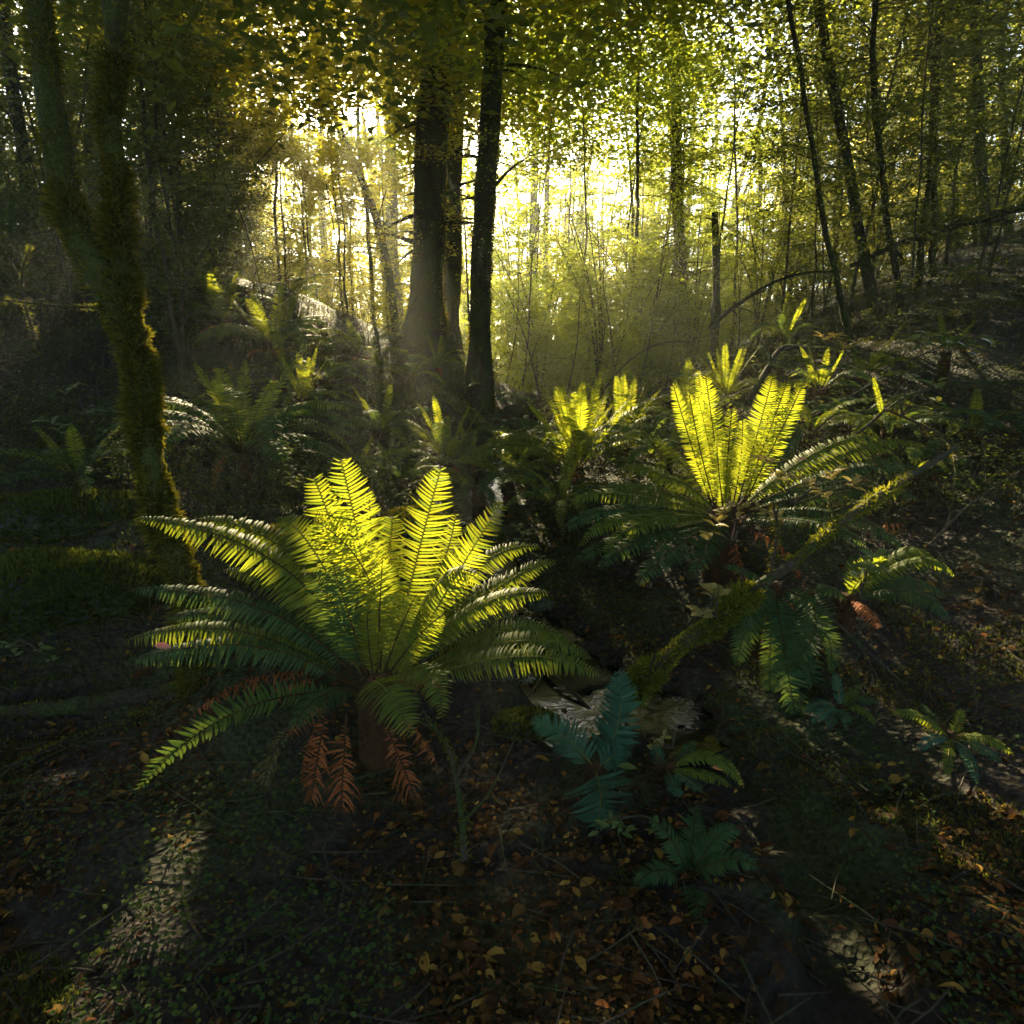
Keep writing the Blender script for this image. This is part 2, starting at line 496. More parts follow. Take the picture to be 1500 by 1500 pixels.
# ------------------------------------------------------------------ gaps in the leaf roof that let the sun reach the ferns
SUNSPOTS = [(at(560, 765, 2.7), .36), (at(500, 720, 2.75), .22), (at(650, 720, 2.7), .2), (at(270, 780, 3.0), .22), (at(230, 700, 3.05), .12), (at(1080, 640, 4.3), .45),
            (at(1150, 590, 4.4), .3), (at(1010, 600, 4.3), .3),
            (at(850, 640, 6.7), .5), (at(920, 620, 6.9), .4), (at(652, 650, 6.6), .4), (at(690, 660, 6.5), .2), (at(445, 580, 7.6), .4),
            (at(1065, 550, 7.2), .4), (at(1205, 535, 6.6), .3), (at(120, 858, 3.6), .2), (at(1420, 560, 7), .45), (at(360, 810, 2.55), .16),
            (at(600, 1000, 2.2), .12), (at(370, 470, 8.2), .35), (at(450, 870, 2.6), .12), (at(640, 550, 10), .25), (at(1310, 590, 6), .2),
            (at(800, 960, 2.6), .1), (at(715, 910, 3.9), .12), (at(330, 925, 2.5), .08), (at(600, 760, 4.2), .15), (at(1150, 500, 9), .4),
            (at(250, 650, 3.1), .2), (at(275, 720, 3.05), .22), (at(292, 800, 3.0), .24), (at(305, 860, 3.0), .2), (at(990, 950, 3.0), .16), (at(1050, 890, 3.0), .16), (at(1100, 865, 3.1), .1),
            (at(205, 850, 3.6), .2), (at(50, 870, 3.6), .15), (at(405, 795, 3.9), .16), (at(300, 930, 2.5), .1), (at(1460, 600, 6.5), .3), (at(1250, 520, 8), .4),
            (at(1160, 700, 3.8), .2), (at(940, 730, 4), .2), (at(880, 770, 3.8), .15), (at(740, 740, 5.8), .3), (at(560, 640, 7.5), .3), (at(330, 640, 5.6), .3), (at(430, 720, 5.2), .2),
            (at(760, 840, 2.6), .15), (at(720, 880, 2.5), .1), (at(760, 950, 2.4), .12), (at(300, 780, 2.6), .12), (at(30, 420, 6.6), .5), (at(110, 450, 6.1), .3), (at(700, 610, 8.2), .25), (at(950, 720, 4.0), .2), (at(905, 740, 3.8), .15), (at(1240, 665, 4.1), .15), (at(700, 850, 2.6), .15), (at(780, 830, 2.65), .15), (at(560, 700, 5.8), .25), (at(300, 590, 7), .25), (at(640, 690, 6.3), .2), (at(1080, 600, 6.5), .25), (at(180, 330, 3.3), .1), (at(200, 480, 3.2), .12)]
_mir = lambda p: nrm((p - CAM) * np.array([1, 1, -1]))
CORR = [(t, r, SUN, .5) for t, r in SUNSPOTS]
for q in (at(838, 1010, 3.2),):
    q[2] = -.1
    CORR.append((q, .42, _mir(q), 1.2))


def carve(C):
    keep = np.ones(len(C), bool)
    for t, r, d, start in CORR:
        v = C - t
        pr = v @ d
        pd = np.linalg.norm(v - pr[:, None] * d, axis=1)
        keep &= ~((pr > start) & (pr < 45) & (pd < r * .9))
    return keep


# ------------------------------------------------------------------ ferns
def frond_mesh(mb, path, side_hint=None, Lmax=.1, N=44, K=5, start=.14, droop=.25, ang=18, crenate=0.0, tipcurl=False, mleaf=0, mst=1,
               rad=.004, wfac=1.02, roll=0.0, seed=0, dead=False, prof=None, facing=.0):
    rg = np.random.default_rng(seed)
    P = resample(path, 60)
    if tipcurl:
        t = nrm(P[-1] - P[-3]); hh = P[-1] - P[0]; hh = hh * np.array([1, 1, 0])
        inn = nrm(-hh + np.array([1e-4, -2e-3, 0])); up = t
        r0 = .011 + .004 * rg.random()
        a = np.linspace(0, 1.7 * PI, 12)[1:]
        rr = r0 * (1 - a / (2.6 * PI))
        c = P[-1] + inn * r0
        curl = c - inn * (np.cos(a) * rr)[:, None] + up * (np.sin(a) * rr)[:, None]
        P = np.vstack([P, curl])
    seg = np.r_[0, np.cumsum(np.linalg.norm(np.diff(P, axis=0), axis=1))]
    tot = seg[-1]
    Tn = nrm(np.gradient(P, axis=0))
    h = P[-1] - P[0]; h[2] = 0
    if np.linalg.norm(h) < .02: h = np.array([0, 1.0, 0])
    h = nrm(h)
    if side_hint is not None:
        S = np.broadcast_to(np.asarray(side_hint, float), P.shape)
        S = nrm(S - Tn * (S * Tn).sum(1, keepdims=True))
        Nn = np.cross(S, Tn)
    else:
        Nn = np.array([0, 0, 1.0]) * (Tn @ h)[:, None] - h * Tn[:, 2:3]
        Nn = Nn + np.array([0, -facing, 0])
        Nn = nrm(Nn - Tn * (Nn * Tn).sum(1, keepdims=True))
        S = nrm(np.cross(Tn, Nn))
    if roll:
        c, s = math.cos(roll), math.sin(roll)
        S, Nn = S * c + Nn * s, Nn * c - S * s
    # stem
    tube(mb, P, np.interp(seg / tot, [0, 1], [rad, rad * .3]), 5, mst)
    # pinnae
    u = np.linspace(start, .985, N)
    if prof is None:
        xs, ysv = [0, .12, .3, .5, .7, .85, .95, 1], [.25, .62, .95, 1, .86, .58, .3, .12]
    else:
        xs, ysv = prof
    un = (u - start) / (1 - start)
    pl = np.interp(un, xs, ysv) * Lmax
    C = np.stack([np.interp(u, seg / tot, P[:, k]) for k in range(3)], 1)
    Tt = nrm(np.stack([np.interp(u, seg / tot, Tn[:, k]) for k in range(3)], 1))
    Ss = nrm(np.stack([np.interp(u, seg / tot, S[:, k]) for k in range(3)], 1))
    Ns = nrm(np.stack([np.interp(u, seg / tot, Nn[:, k]) for k in range(3)], 1))
    spacing = tot * (1 - start) / N
    for sd in (1, -1):
        l = pl * rg.uniform(.9, 1.06, N)
        torn = rg.random(N); l = l * np.where(torn < .025, .15, np.where(torn < .07, rg.uniform(.45, .8, N), 1.0))
        if dead:
            l = l * rg.uniform(.4, 1.0, N)
        a = np.radians(ang + rg.normal(0, 5 if not dead else 16, N)) + .17 * un ** 2
        dr = droop + rg.normal(0, .06 if not dead else .4, N)
        base = C + Ss * sd * rad * .5 + Tt * (sd * .25 * spacing)
        D0 = nrm(Ss * sd * np.cos(a)[:, None] + Tt * np.sin(a)[:, None])
        tw = rg.normal(0.0, .2 if not dead else .7, N)
        rows = []
        for k in range(K + 1):
            s = k / K
            w = spacing * wfac * .5 * (1.0 - .1 * s - .86 * s ** 3.2)
            if crenate and 0 < k < K: w = w * (1 + crenate * (1 if k % 2 else -1))
            if k == 0: w = w * .72
            if dead: w = w * .75
            wN = np.full(N, w) * np.clip(l / (Lmax * .45), .45, 1)
            c = base + D0 * (l * s)[:, None] + Tt * (l * .12 * s * s)[:, None] - Ns * (l * dr * s * s)[:, None]
            wd = nrm(Tt - D0 * (Tt * D0).sum(1, keepdims=True)) * np.cos(tw)[:, None] + Ns * np.sin(tw)[:, None]
            up = Ns * (wN * (.22 if not dead else .7))[:, None]
            rows += [c - wd * wN[:, None] + up, c, c + wd * wN[:, None] + up]
        V = np.stack(rows, 1)
        q = []
        for k in range(K):
            b = k * 3
            q += [[b, b + 1, b + 4, b + 3], [b + 1, b + 2, b + 5, b + 4]]
        q = np.array(q)
        nv = 3 * (K + 1)
        mb.add(V.reshape(-1, 3), (np.arange(N)[:, None, None] * nv + q[None]).reshape(-1, 4), None, mleaf)


def qmid(a, m, b):
    """3 points -> smooth path through the middle one"""
    a, m, b = map(np.asarray, (a, m, b))
    c = 2 * m - .5 * (a + b)
    t = np.linspace(0, 1, 24)[:, None]
    return a * (1 - t) ** 2 + 2 * c * t * (1 - t) + b * t * t


STEM = {'young': 'rachis_y', 'mid': 'rachis_g', 'dark': 'rachis', 'teal': 'rachis_g', 'dead': 'rachis', 'olive': 'rachis'}


def add_frond(root, org, path, style, dark_stem=False, label=None, **kw):
    mb = MB()
    path = np.asarray(path, float) - org
    frond_mesh(mb, path, **kw)
    o = mb.build('dead_frond' if style in ('dead', 'olive') else 'frond', [M[style], M['rachis' if dark_stem else STEM[style]]], root)
    if label: o['label'] = label
    return o


def caudex(root, org, height, r=.06, seed=1):
    mb = MB()
    P = resample([[0, 0.02, -height - .08], [.01, 0, -height * .5], [0, 0, .03]], 8)
    tube(mb, P, np.linspace(r * 1.25, r, 8), 10, 0, .25, seed)
    rg = np.random.default_rng(seed)
    n = 90
    a = rg.uniform(0, 2 * PI, n); z = rg.uniform(-height, .02, n)
    C = np.c_[np.cos(a) * r * .8, np.sin(a) * r * .8, z]
    D = np.c_[np.cos(a), np.sin(a), rg.uniform(-.2, 1.6, n)]
    leafquads(mb, C, D, D[:, [1, 2, 0]], rg.uniform(.03, .08, n), .008, 0)
    return mb.build('caudex', M['rachis'], root)


fern_seed = [100]


def fern(crown, size, n_up, n_arch, label, up_style='young', arch_style='dark', n_dead=1, up_el=(56, 80), arch_el=(15, 55), cz=None,
         width=.098, N=38, K=3, group='crown ferns in the gully', az0=None, name='crown_fern', droopf=1.0, upsize=.85, ground_h=None):
    fern_seed[0] += 1
    rg = np.random.default_rng(fern_seed[0])
    org = np.asarray(crown, float)
    g = gz(org[0], org[1])
    org[2] = max(org[2], g + .04)
    root = thing(name, label, 'fern', org, group)
    caudex(root, org, max(.05, org[2] - g), .035 + .02 * size, fern_seed[0])
    def one(az, el, L, style, arch, i, curl=False, dark=False):
        h = np.array([math.cos(az), math.sin(az), 0])
        p0 = org + h * .025
        e = R(el)
        mdir = h * math.cos(e) + np.array([0, 0, 1]) * math.sin(e)
        e2 = e - arch
        tdir = h * math.cos(e2) + np.array([0, 0, 1]) * math.sin(e2)
        p1 = p0 + mdir * L * .5
        p2 = p1 + tdir * L * .5
        side = nrm(np.cross(h, [0, 0, 1])) * rg.normal(0, .04) * L
        add_frond(root, org, qmid(p0, p1 + side * .3, p2 + side), style, dark_stem=dark, Lmax=width * size * rg.uniform(.8, 1.1) * (.72 if style == 'young' else 1), N=N, K=K, tipcurl=curl,
                  droop=.22 + .12 * rg.random() if arch > .3 else .08, seed=int(rg.integers(1e6)), rad=.0035 * size ** .5, roll=rg.normal(0, .15), dead=style in ('dead', 'olive'),
                  ang=11 + rg.normal(0, 4), wfac=.82, facing=.4 if arch > .3 else .15)
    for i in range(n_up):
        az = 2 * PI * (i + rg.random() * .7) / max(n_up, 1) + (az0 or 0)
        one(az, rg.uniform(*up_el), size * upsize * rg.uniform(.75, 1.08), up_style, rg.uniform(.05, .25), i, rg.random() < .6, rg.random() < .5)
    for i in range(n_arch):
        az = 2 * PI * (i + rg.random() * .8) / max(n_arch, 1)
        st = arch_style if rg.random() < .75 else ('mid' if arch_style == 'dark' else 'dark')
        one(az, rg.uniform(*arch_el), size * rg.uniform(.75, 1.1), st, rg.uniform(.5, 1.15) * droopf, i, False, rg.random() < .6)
    for i in range(n_dead):
        az = rg.uniform(PI * 1.05, PI * 1.95)
        h = np.array([math.cos(az), math.sin(az), 0])
        L = size * rg.uniform(.5, .75)
        hd = max(.1, min(L, org[2] - g + .1))
        add_frond(root, org, qmid(org, org + h * L * .3 + [0, 0, -.1 * hd], org + h * L * .42 + [0, 0, -hd]), 'dead' if rg.random() < .7 else 'olive', dark_stem=True,
                  Lmax=width * size * .7, N=22, K=3, dead=True, droop=.9, seed=int(rg.integers(1e6)))
    return root


def hero_fern():
    Y0 = 2.5
    org = at(548, 1008, Y0)
    root = thing('crown_fern', 'largest fern in front, glowing yellow upright fronds over rusty dead fronds hanging down', 'fern', org, 'crown ferns in the gully')
    caudex(root, org, max(.1, org[2] - gz(*org[:2])), .07, 5)
    B = lambda px, py, Y=Y0: at(px, py, Y)
    sd = 300
    X = np.array([1, 0, 0.0])
    # (tip, mid, base, style, halfwidth, side hint, curl, dark stem, droop, N)
    fr = [
        ((500, 677, 2.72), (531, 820, 2.62), (556, 985, Y0), 'young', .118, (1, .12, 0), 1, 0, .06, 50),
        ((461, 703, 2.66), (505, 825, 2.58), (548, 985, Y0), 'young', .108, (1, .25, 0), 1, 0, .06, 46),
        ((460, 762, 2.54), (541, 850, 2.47), (556, 980, 2.44), 'young', .112, (1, .2, .35), 1, 1, .12, 44),
        ((645, 690, 2.70), (610, 820, 2.62), (572, 980, Y0), 'young', .108, (1, -.1, 0), 1, 0, .06, 48),
        ((735, 738, 2.66), (676, 830, 2.60), (585, 985, Y0), 'young', .080, (1, -.2, -.3), 1, 0, .05, 44),
        ((668, 752, 2.95), (640, 850, 2.8), (575, 985, 2.55), 'mid', .085, (1, .5, 0), 0, 0, .2, 42),
        ((540, 720, 2.95), (548, 850, 2.8), (556, 985, 2.55), 'mid', .095, (1, .5, 0), 0, 0, .2, 42),
        ((790, 800, 2.72), (690, 838, 2.66), (585, 985, Y0), 'mid', .072, None, 0, 0, .3, 46),
        ((815, 822, 2.62), (722, 866, 2.60), (588, 990, Y0), 'mid', .072, None, 0, 0, .3, 46),
        ((803, 868, 2.42), (690, 893, 2.46), (585, 990, Y0), 'mid', .076, None, 0, 0, .5, 46),
        ((704, 853, 2.35), (640, 858, 2.38), (575, 990, Y0), 'mid', .098, None, 0, 0, .45, 40),
        ((835, 944, 2.60), (740, 922, 2.62), (590, 1000, Y0), 'mid', .072, None, 0, 0, .35, 46),
        ((866, 964, 2.50), (750, 940, 2.52), (590, 1003, Y0), 'mid', .072, None, 0, 0, .35, 46),
        ((880, 990, 2.36), (755, 962, 2.40), (590, 1005, Y0), 'mid', .076, None, 0, 0, .35, 46),
        ((648, 1052, 1.98), (622, 985, 2.18), (562, 1000, 2.44), 'mid', .072, None, 0, 0, .3, 36),
        ((604, 1078, 1.95), (562, 1006, 2.14), (540, 1008, 2.44), 'mid', .100, None, 0, 0, .25, 36),
        ((203, 758, 2.62), (415, 832, 2.56), (535, 1000, Y0), 'mid', .088, None, 0, 1, .5, 54),
        ((290, 760, 2.86), (430, 815, 2.76), (538, 990, 2.55), 'mid', .095, None, 0, 0, .4, 46),
        ((190, 864, 2.62), (385, 893, 2.56), (530, 1003, Y0), 'dark', .072, None, 0, 0, .55, 46),
        ((178, 942, 2.46), (352, 925, 2.48), (525, 1008, Y0), 'mid', .072, None, 0, 1, .7, 48),
        ((180, 972, 2.36), (372, 947, 2.40), (522, 1012, Y0), 'dark', .072, None, 0, 1, .6, 46),
        ((198, 1163, 2.02), (352, 1040, 2.22), (525, 1016, 2.46), 'dark', .100, (.38, -.3, .9), 0, 0, .12, 36),
        ((404, 758, 2.62), (468, 820, 2.52), (540, 990, Y0), 'mid', .100, (1, .3, .3), 0, 0, .3, 44),
        ((488, 828, 2.38), (512, 905, 2.40), (540, 990, 2.46), 'dark', .105, (1, .15, .1), 0, 1, .1, 36),
        ((455, 838, 2.42), (498, 905, 2.42), (535, 990, 2.46), 'dark', .110, (1, .25, .1), 0, 1, .1, 38),
        ((538, 905, 2.36), (541, 950, 2.4), (548, 995, 2.46), 'young', .05, (1, 0, 0), 1, 1, .1, 24),
        ((610, 870, 2.40), (585, 925, 2.42), (560, 992, 2.46), 'mid', .085, (1, -.2, 0), 0, 1, .1, 36),
        ((575, 760, 2.85), (566, 870, 2.7), (560, 985, 2.52), 'young', .09, (1, .2, 0), 1, 0, .08, 44),
        ((700, 790, 2.9), (650, 860, 2.75), (580, 985, 2.55), 'mid', .08, (1, .3, -.3), 0, 0, .2, 44),
        ((350, 790, 2.9), (450, 840, 2.75), (540, 990, 2.55), 'dark', .08, None, 0, 0, .4, 44),
        ((330, 835, 2.75), (430, 872, 2.66), (535, 995, 2.52), 'mid', .075, None, 0, 0, .5, 46),
        ((240, 905, 2.7), (385, 910, 2.62), (530, 1003, 2.52), 'dark', .07, None, 0, 0, .6, 46),
        ((770, 850, 2.75), (690, 875, 2.68), (585, 990, 2.52), 'mid', .07, None, 0, 0, .4, 46),
        ((800, 925, 2.78), (715, 915, 2.7), (590, 1000, 2.52), 'dark', .07, None, 0, 0, .4, 46),
        ((560, 820, 2.42), (556, 900, 2.42), (552, 990, 2.46), 'mid', .09, (1, .1, .1), 0, 1, .1, 40),
        ((590, 1062, 2.15), (585, 1020, 2.28), (560, 1008, 2.46), 'dark', .07, None, 0, 0, .4, 36),
        ((430, 1070, 2.1), (470, 1020, 2.28), (530, 1012, 2.46), 'dark', .07, None, 0, 0, .4, 36),
        ((650, 900, 2.36), (610, 935, 2.40), (565, 995, 2.46), 'mid', .075, (1, -.4, -.4), 0, 1, .2, 34),
    ]
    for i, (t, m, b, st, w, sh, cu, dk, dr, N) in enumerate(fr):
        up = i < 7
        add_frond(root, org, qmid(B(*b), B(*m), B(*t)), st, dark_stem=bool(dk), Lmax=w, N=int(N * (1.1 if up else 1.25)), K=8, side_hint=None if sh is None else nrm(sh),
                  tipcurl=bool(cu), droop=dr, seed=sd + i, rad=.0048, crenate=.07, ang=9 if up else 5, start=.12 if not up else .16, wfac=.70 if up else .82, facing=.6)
    dd = [((455, 1178, 2.2), (466, 1105, 2.2), (480, 1030, 2.3), 'dead', .062), ((500, 1190, 2.15), (503, 1120, 2.16), (508, 1045, 2.26), 'dead', .082),
          ((610, 1172, 2.2), (585, 1110, 2.2), (560, 1050, 2.28), 'dead', .058), ((385, 1160, 2.3), (402, 1100, 2.3), (440, 1050, 2.36), 'olive', .048),
          ((268, 1062, 2.75), (360, 1000, 2.75), (480, 985, 2.6), 'dead', .07), ((440, 1150, 2.3), (452, 1090, 2.32), (475, 1040, 2.36), 'dead', .05),
          ((655, 1010, 2.7), (600, 990, 2.62), (565, 1005, 2.5), 'dead', .06),
          ((420, 1080, 2.5), (450, 1040, 2.5), (500, 1020, 2.5), 'dead', .06), ((330, 1060, 2.9), (390, 1020, 2.85), (480, 990, 2.65), 'dead', .06), ((640, 1120, 2.4), (610, 1070, 2.4), (565, 1030, 2.42), 'dead', .045), ((715, 938, 2.62), (660, 950, 2.6), (600, 1000, 2.5), 'dead', .05)]
    for i, (t, m, b, st, w) in enumerate(dd):
        add_frond(root, org, qmid(B(*b), B(*m), B(*t)), st, dark_stem=True, Lmax=w, N=24, K=5, dead=True, droop=1.3, seed=sd + 60 + i, rad=.004,
                  side_hint=(1, .2, 0) if i < 4 else None, label='olive withered frond' if st == 'olive' else 'rusty brown dead frond')
    return root


def second_fern():
    Y0 = 4.1
    org = at(1060, 748, Y0)
    root = thing('crown_fern', 'tall fern on the right bank with yellow fronds fanned upright like a crown', 'fern', org, 'crown ferns in the gully')
    caudex(root, org, max(.1, org[2] - gz(*org[:2])), .08, 6)
    fr = [
        ((987, 566, 4.25), (1012, 650, 4.2), (1042, 738, Y0), 'young', .062, 1, 1), ((1010, 580, 4.1), (1027, 665, 4.1), (1048, 742, Y0), 'young', .055, 1, 1),
        ((1022, 582, 4.3), (1040, 660, 4.25), (1052, 742, Y0), 'young', .055, 1, 1), ((1034, 554, 4.2), (1046, 640, 4.2), (1060, 745, Y0), 'young', .085, 1, 1),
        ((1022, 545, 4.5), (1040, 640, 4.35), (1060, 745, Y0), 'young', .06, 1, 0),
        ((1072, 602, 4.0), (1066, 670, 4.0), (1062, 745, Y0), 'young', .07, 1, 1), ((1132, 552, 4.2), (1108, 640, 4.2), (1080, 740, Y0), 'young', .095, 1, 1),
        ((1152, 562, 4.15), (1122, 645, 4.15), (1086, 740, Y0), 'young', .085, 1, 1), ((1174, 568, 4.1), (1137, 645, 4.1), (1090, 738, Y0), 'young', .085, 1, 1),
        ((1088, 618, 4.3), (1084, 680, 4.25), (1072, 745, Y0), 'mid', .06, 1, 1), ((1050, 650, 3.95), (1054, 700, 3.98), (1060, 750, Y0), 'mid', .08, 1, 1),
        ((946, 716, 4.0), (990, 703, 4.02), (1050, 750, Y0), 'mid', .085, 0, 1), ((832, 742, 3.9), (905, 722, 3.95), (1045, 755, Y0), 'mid', .085, 0, 0),
        ((818, 784, 3.75), (905, 745, 3.85), (1045, 757, Y0), 'dark', .085, 0, 0), ((850, 800, 3.65), (920, 757, 3.75), (1048, 758, Y0), 'mid', .085, 0, 0),
        ((884, 810, 3.55), (950, 762, 3.7), (1050, 758, Y0), 'mid', .085, 0, 0), ((838, 830, 3.7), (905, 792, 3.8), (1045, 762, Y0), 'dark', .09, 0, 0),
        ((930, 858, 3.35), (992, 800, 3.6), (1055, 765, Y0), 'dark', .11, 0, 0), ((876, 836, 3.5), (940, 790, 3.7), (1050, 762, Y0), 'dark', .09, 0, 0),
        ((1290, 640, 4.1), (1200, 660, 4.1), (1085, 745, Y0), 'mid', .095, 0, 0), ((1352, 650, 4.2), (1240, 662, 4.2), (1088, 745, Y0), 'mid', .095, 0, 0),
        ((1358, 688, 4.0), (1240, 688, 4.05), (1088, 748, Y0), 'dark', .095, 0, 0), ((1352, 735, 3.9), (1250, 715, 4.0), (1088, 752, Y0), 'dark', .095, 0, 0),
        ((1332, 810, 3.7), (1225, 752, 3.85), (1085, 758, Y0), 'dark', .085, 0, 0), ((1270, 800, 3.5), (1190, 765, 3.7), (1080, 760, Y0), 'dark', .09, 0, 0),
        ((960, 640, 4.7), (1000, 680, 4.5), (1050, 745, 4.15), 'mid', .09, 0, 0), ((1180, 620, 4.7), (1140, 665, 4.5), (1080, 742, 4.15), 'dark', .09, 0, 0),
        ((1010, 850, 3.5), (1040, 795, 3.7), (1062, 762, Y0), 'dark', .09, 0, 0),
        ((900, 690, 4.4), (960, 690, 4.3), (1050, 748, Y0), 'mid', .09, 0, 0), ((880, 715, 4.1), (950, 715, 4.1), (1048, 752, Y0), 'mid', .09, 0, 0),
    ]
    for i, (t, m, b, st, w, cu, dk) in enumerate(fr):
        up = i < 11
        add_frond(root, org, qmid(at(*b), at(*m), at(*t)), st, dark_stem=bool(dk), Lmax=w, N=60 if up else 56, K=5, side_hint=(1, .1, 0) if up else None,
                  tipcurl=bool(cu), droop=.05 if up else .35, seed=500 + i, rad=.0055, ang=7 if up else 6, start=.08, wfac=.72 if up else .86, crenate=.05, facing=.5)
    for i, (t, m, b) in enumerate([((1100, 880, 3.8), (1085, 830, 3.85), (1068, 775, 4.0)), ((1180, 860, 3.8), (1140, 800, 3.9), (1075, 770, 4.05)), ((1330, 770, 4.0), (1220, 765, 4.0), (1085, 760, Y0))]):
        add_frond(root, org, qmid(at(*b), at(*m), at(*t)), 'dead', dark_stem=True, Lmax=.06, N=24, K=3, dead=True, droop=.8, seed=560 + i)
    return root


def pixel_fern(org_px, Y0, fr, label, name='crown_fern', cat_group='crown ferns in the gully', K=5, N=36, cren=.06, prof=None, wfac=1.0, r=.04, start=.1):
    org = at(*org_px, Y0)
    g = gz(*org[:2])
    root = thing(name, label, 'fern', org, cat_group)
    caudex(root, org, max(.06, org[2] - g), r, fern_seed[0])
    for (t, m, st, w, sh, dr) in fr:
        fern_seed[0] += 1
        add_frond(root, org, qmid(org, at(*m), at(*t)), st, Lmax=w, N=N, K=K, side_hint=None if sh is None else nrm(sh), droop=dr, seed=fern_seed[0], rad=.0035,
                  crenate=cren, prof=prof, wfac=wfac, start=start, facing=.5)
    return root


hero_fern()
second_fern()
pixel_fern((1135, 862), 3.4, [((1168, 1062, 2.95), (1150, 960, 3.05), 'dark', .105, (1, 0, .1), .1), ((1150, 985, 2.9), (1195, 900, 3.1), 'dark', .10, (.8, 0, .5), .15),
                              ((1088, 925, 3.0), (1110, 880, 3.15), 'dark', .08, (.7, 0, -.5), .2), ((1080, 975, 3.2), (1095, 920, 3.25), 'dark', .08, None, .3),
                              ((1195, 1040, 3.1), (1180, 960, 3.2), 'dark', .08, (1, .2, 0), .2), ((1215, 985, 3.2), (1205, 920, 3.3), 'dark', .08, (1, .3, 0), .3),
                              ((1060, 830, 3.3), (1095, 838, 3.35), 'dark', .05, None, .3), ((1130, 1045, 3.1), (1128, 960, 3.2), 'dark', .07, (1, 0, 0), .2)],
           'dark fern draped down the right bank, longest frond hanging straight down')
pixel_fern((1242, 878), 3.5, [((1296, 818, 3.4), (1268, 838, 3.45), 'mid', .09, (1, 0, -.4), .2), ((1368, 818, 3.3), (1310, 812, 3.4), 'mid', .072, None, .4), ((1398, 842, 3.2), (1330, 822, 3.3), 'mid', .072, None, .5),
                              ((1392, 912, 3.1), (1335, 868, 3.3), 'dark', .08, None, .4), ((1195, 870, 3.35), (1218, 862, 3.4), 'dark', .06, None, .4), ((1385, 872, 3.5), (1320, 850, 3.5), 'dark', .08, None, .4),
                              ((1262, 812, 3.7), (1252, 840, 3.6), 'dark', .07, (1, 0, 0), .1), ((1290, 920, 3.1), (1268, 890, 3.3), 'dead', .05, None, .8)],
           'mid green fern low on the right bank with two pale arching fronds reaching right')
pixel_fern((1232, 1042), 2.85, [((1180, 1045, 2.75), (1205, 1030, 2.8), 'teal', .035, None, .2), ((1222, 985, 2.95), (1228, 1010, 2.9), 'teal', .03, (1, 0, 0), .1), ((1282, 1062, 2.7), (1260, 1038, 2.78), 'mid', .03, None, .3),
                                ((1262, 1003, 2.95), (1246, 1018, 2.9), 'mid', .03, None, .2), ((1190, 1060, 2.65), (1212, 1040, 2.75), 'teal', .03, None, .2), ((1240, 1070, 2.6), (1238, 1045, 2.72), 'teal', .03, None, .2),
                                ((1288, 1030, 2.9), (1262, 1025, 2.86), 'dark', .03, None, .2), ((1215, 1068, 2.62), (1222, 1048, 2.74), 'teal', .03, None, .2)],
           'little star shaped fern on dark soil below the draped fern', 'small_fern', 'small ferns on the gully floor', N=20, K=4, r=.015)
pixel_fern((1392, 1082), 2.6, [((1308, 1045, 2.6), (1350, 1050, 2.6), 'mid', .035, None, .3), ((1410, 1038, 2.7), (1402, 1060, 2.65), 'mid', .03, (1, 0, 0), .1), ((1485, 1105, 2.45), (1440, 1080, 2.52), 'mid', .032, None, .3),
                               ((1345, 1100, 2.4), (1368, 1082, 2.5), 'teal', .03, None, .2), ((1388, 1138, 2.3), (1390, 1100, 2.45), 'mid', .028, None, .2), ((1432, 1148, 2.3), (1415, 1102, 2.44), 'teal', .03, None, .2),
                               ((1350, 1032, 2.8), (1372, 1056, 2.7), 'dark', .03, None, .2), ((1490, 1140, 2.4), (1445, 1100, 2.5), 'teal', .03, None, .2)],
           'little fern spreading flat in the lower right corner, yellow leaf caught in its middle', 'small_fern', 'small ferns on the gully floor', N=22, K=4, r=.015)
pixel_fern((978, 1128), 2.4, [((1090, 1152, 2.25), (1040, 1108, 2.32), 'mid', .04, None, .3), ((1070, 1152, 2.2), (1025, 1132, 2.3), 'mid', .032, None, .3), ((1020, 1085, 2.55), (1000, 1105, 2.5), 'dark', .035, None, .2),
                              ((995, 1168, 2.2), (985, 1145, 2.3), 'teal', .035, None, .2), ((1028, 1160, 2.2), (1005, 1140, 2.3), 'teal', .035, None, .2), ((960, 1090, 2.5), (966, 1110, 2.45), 'teal', .035, None, .2)],
           'small fern right of the blue green feathery fern, two fronds curving right', 'small_fern', 'small ferns on the gully floor', N=24, K=4, r=.02)
tri = ([0, .08, .3, .6, .85, 1], [1.0, 1.0, .82, .5, .2, .05])
spear = ([0, .15, .4, .7, .9, 1], [.8, 1, .95, .72, .38, .1])
pixel_fern((872, 1128), 2.35, [((906, 982, 2.62), (906, 1058, 2.5), 'teal', .105, (1, 0, 0), .15), ((778, 1058, 2.4), (830, 1082, 2.38), 'teal', .085, (.5, 0, .85), .2),
                               ((872, 1212, 2.1), (880, 1168, 2.2), 'teal', .14, (.9, 0, .35), .2), ((928, 1085, 2.5), (905, 1102, 2.42), 'teal', .07, (.5, 0, -.8), .2)],
           'blue green feathery fern at the bottom beside the stream pool, fronds flat and finely cut', 'shield_fern', 'shield ferns', K=14, N=24, cren=.24, prof=spear, wfac=1.15, r=.015, start=.16)
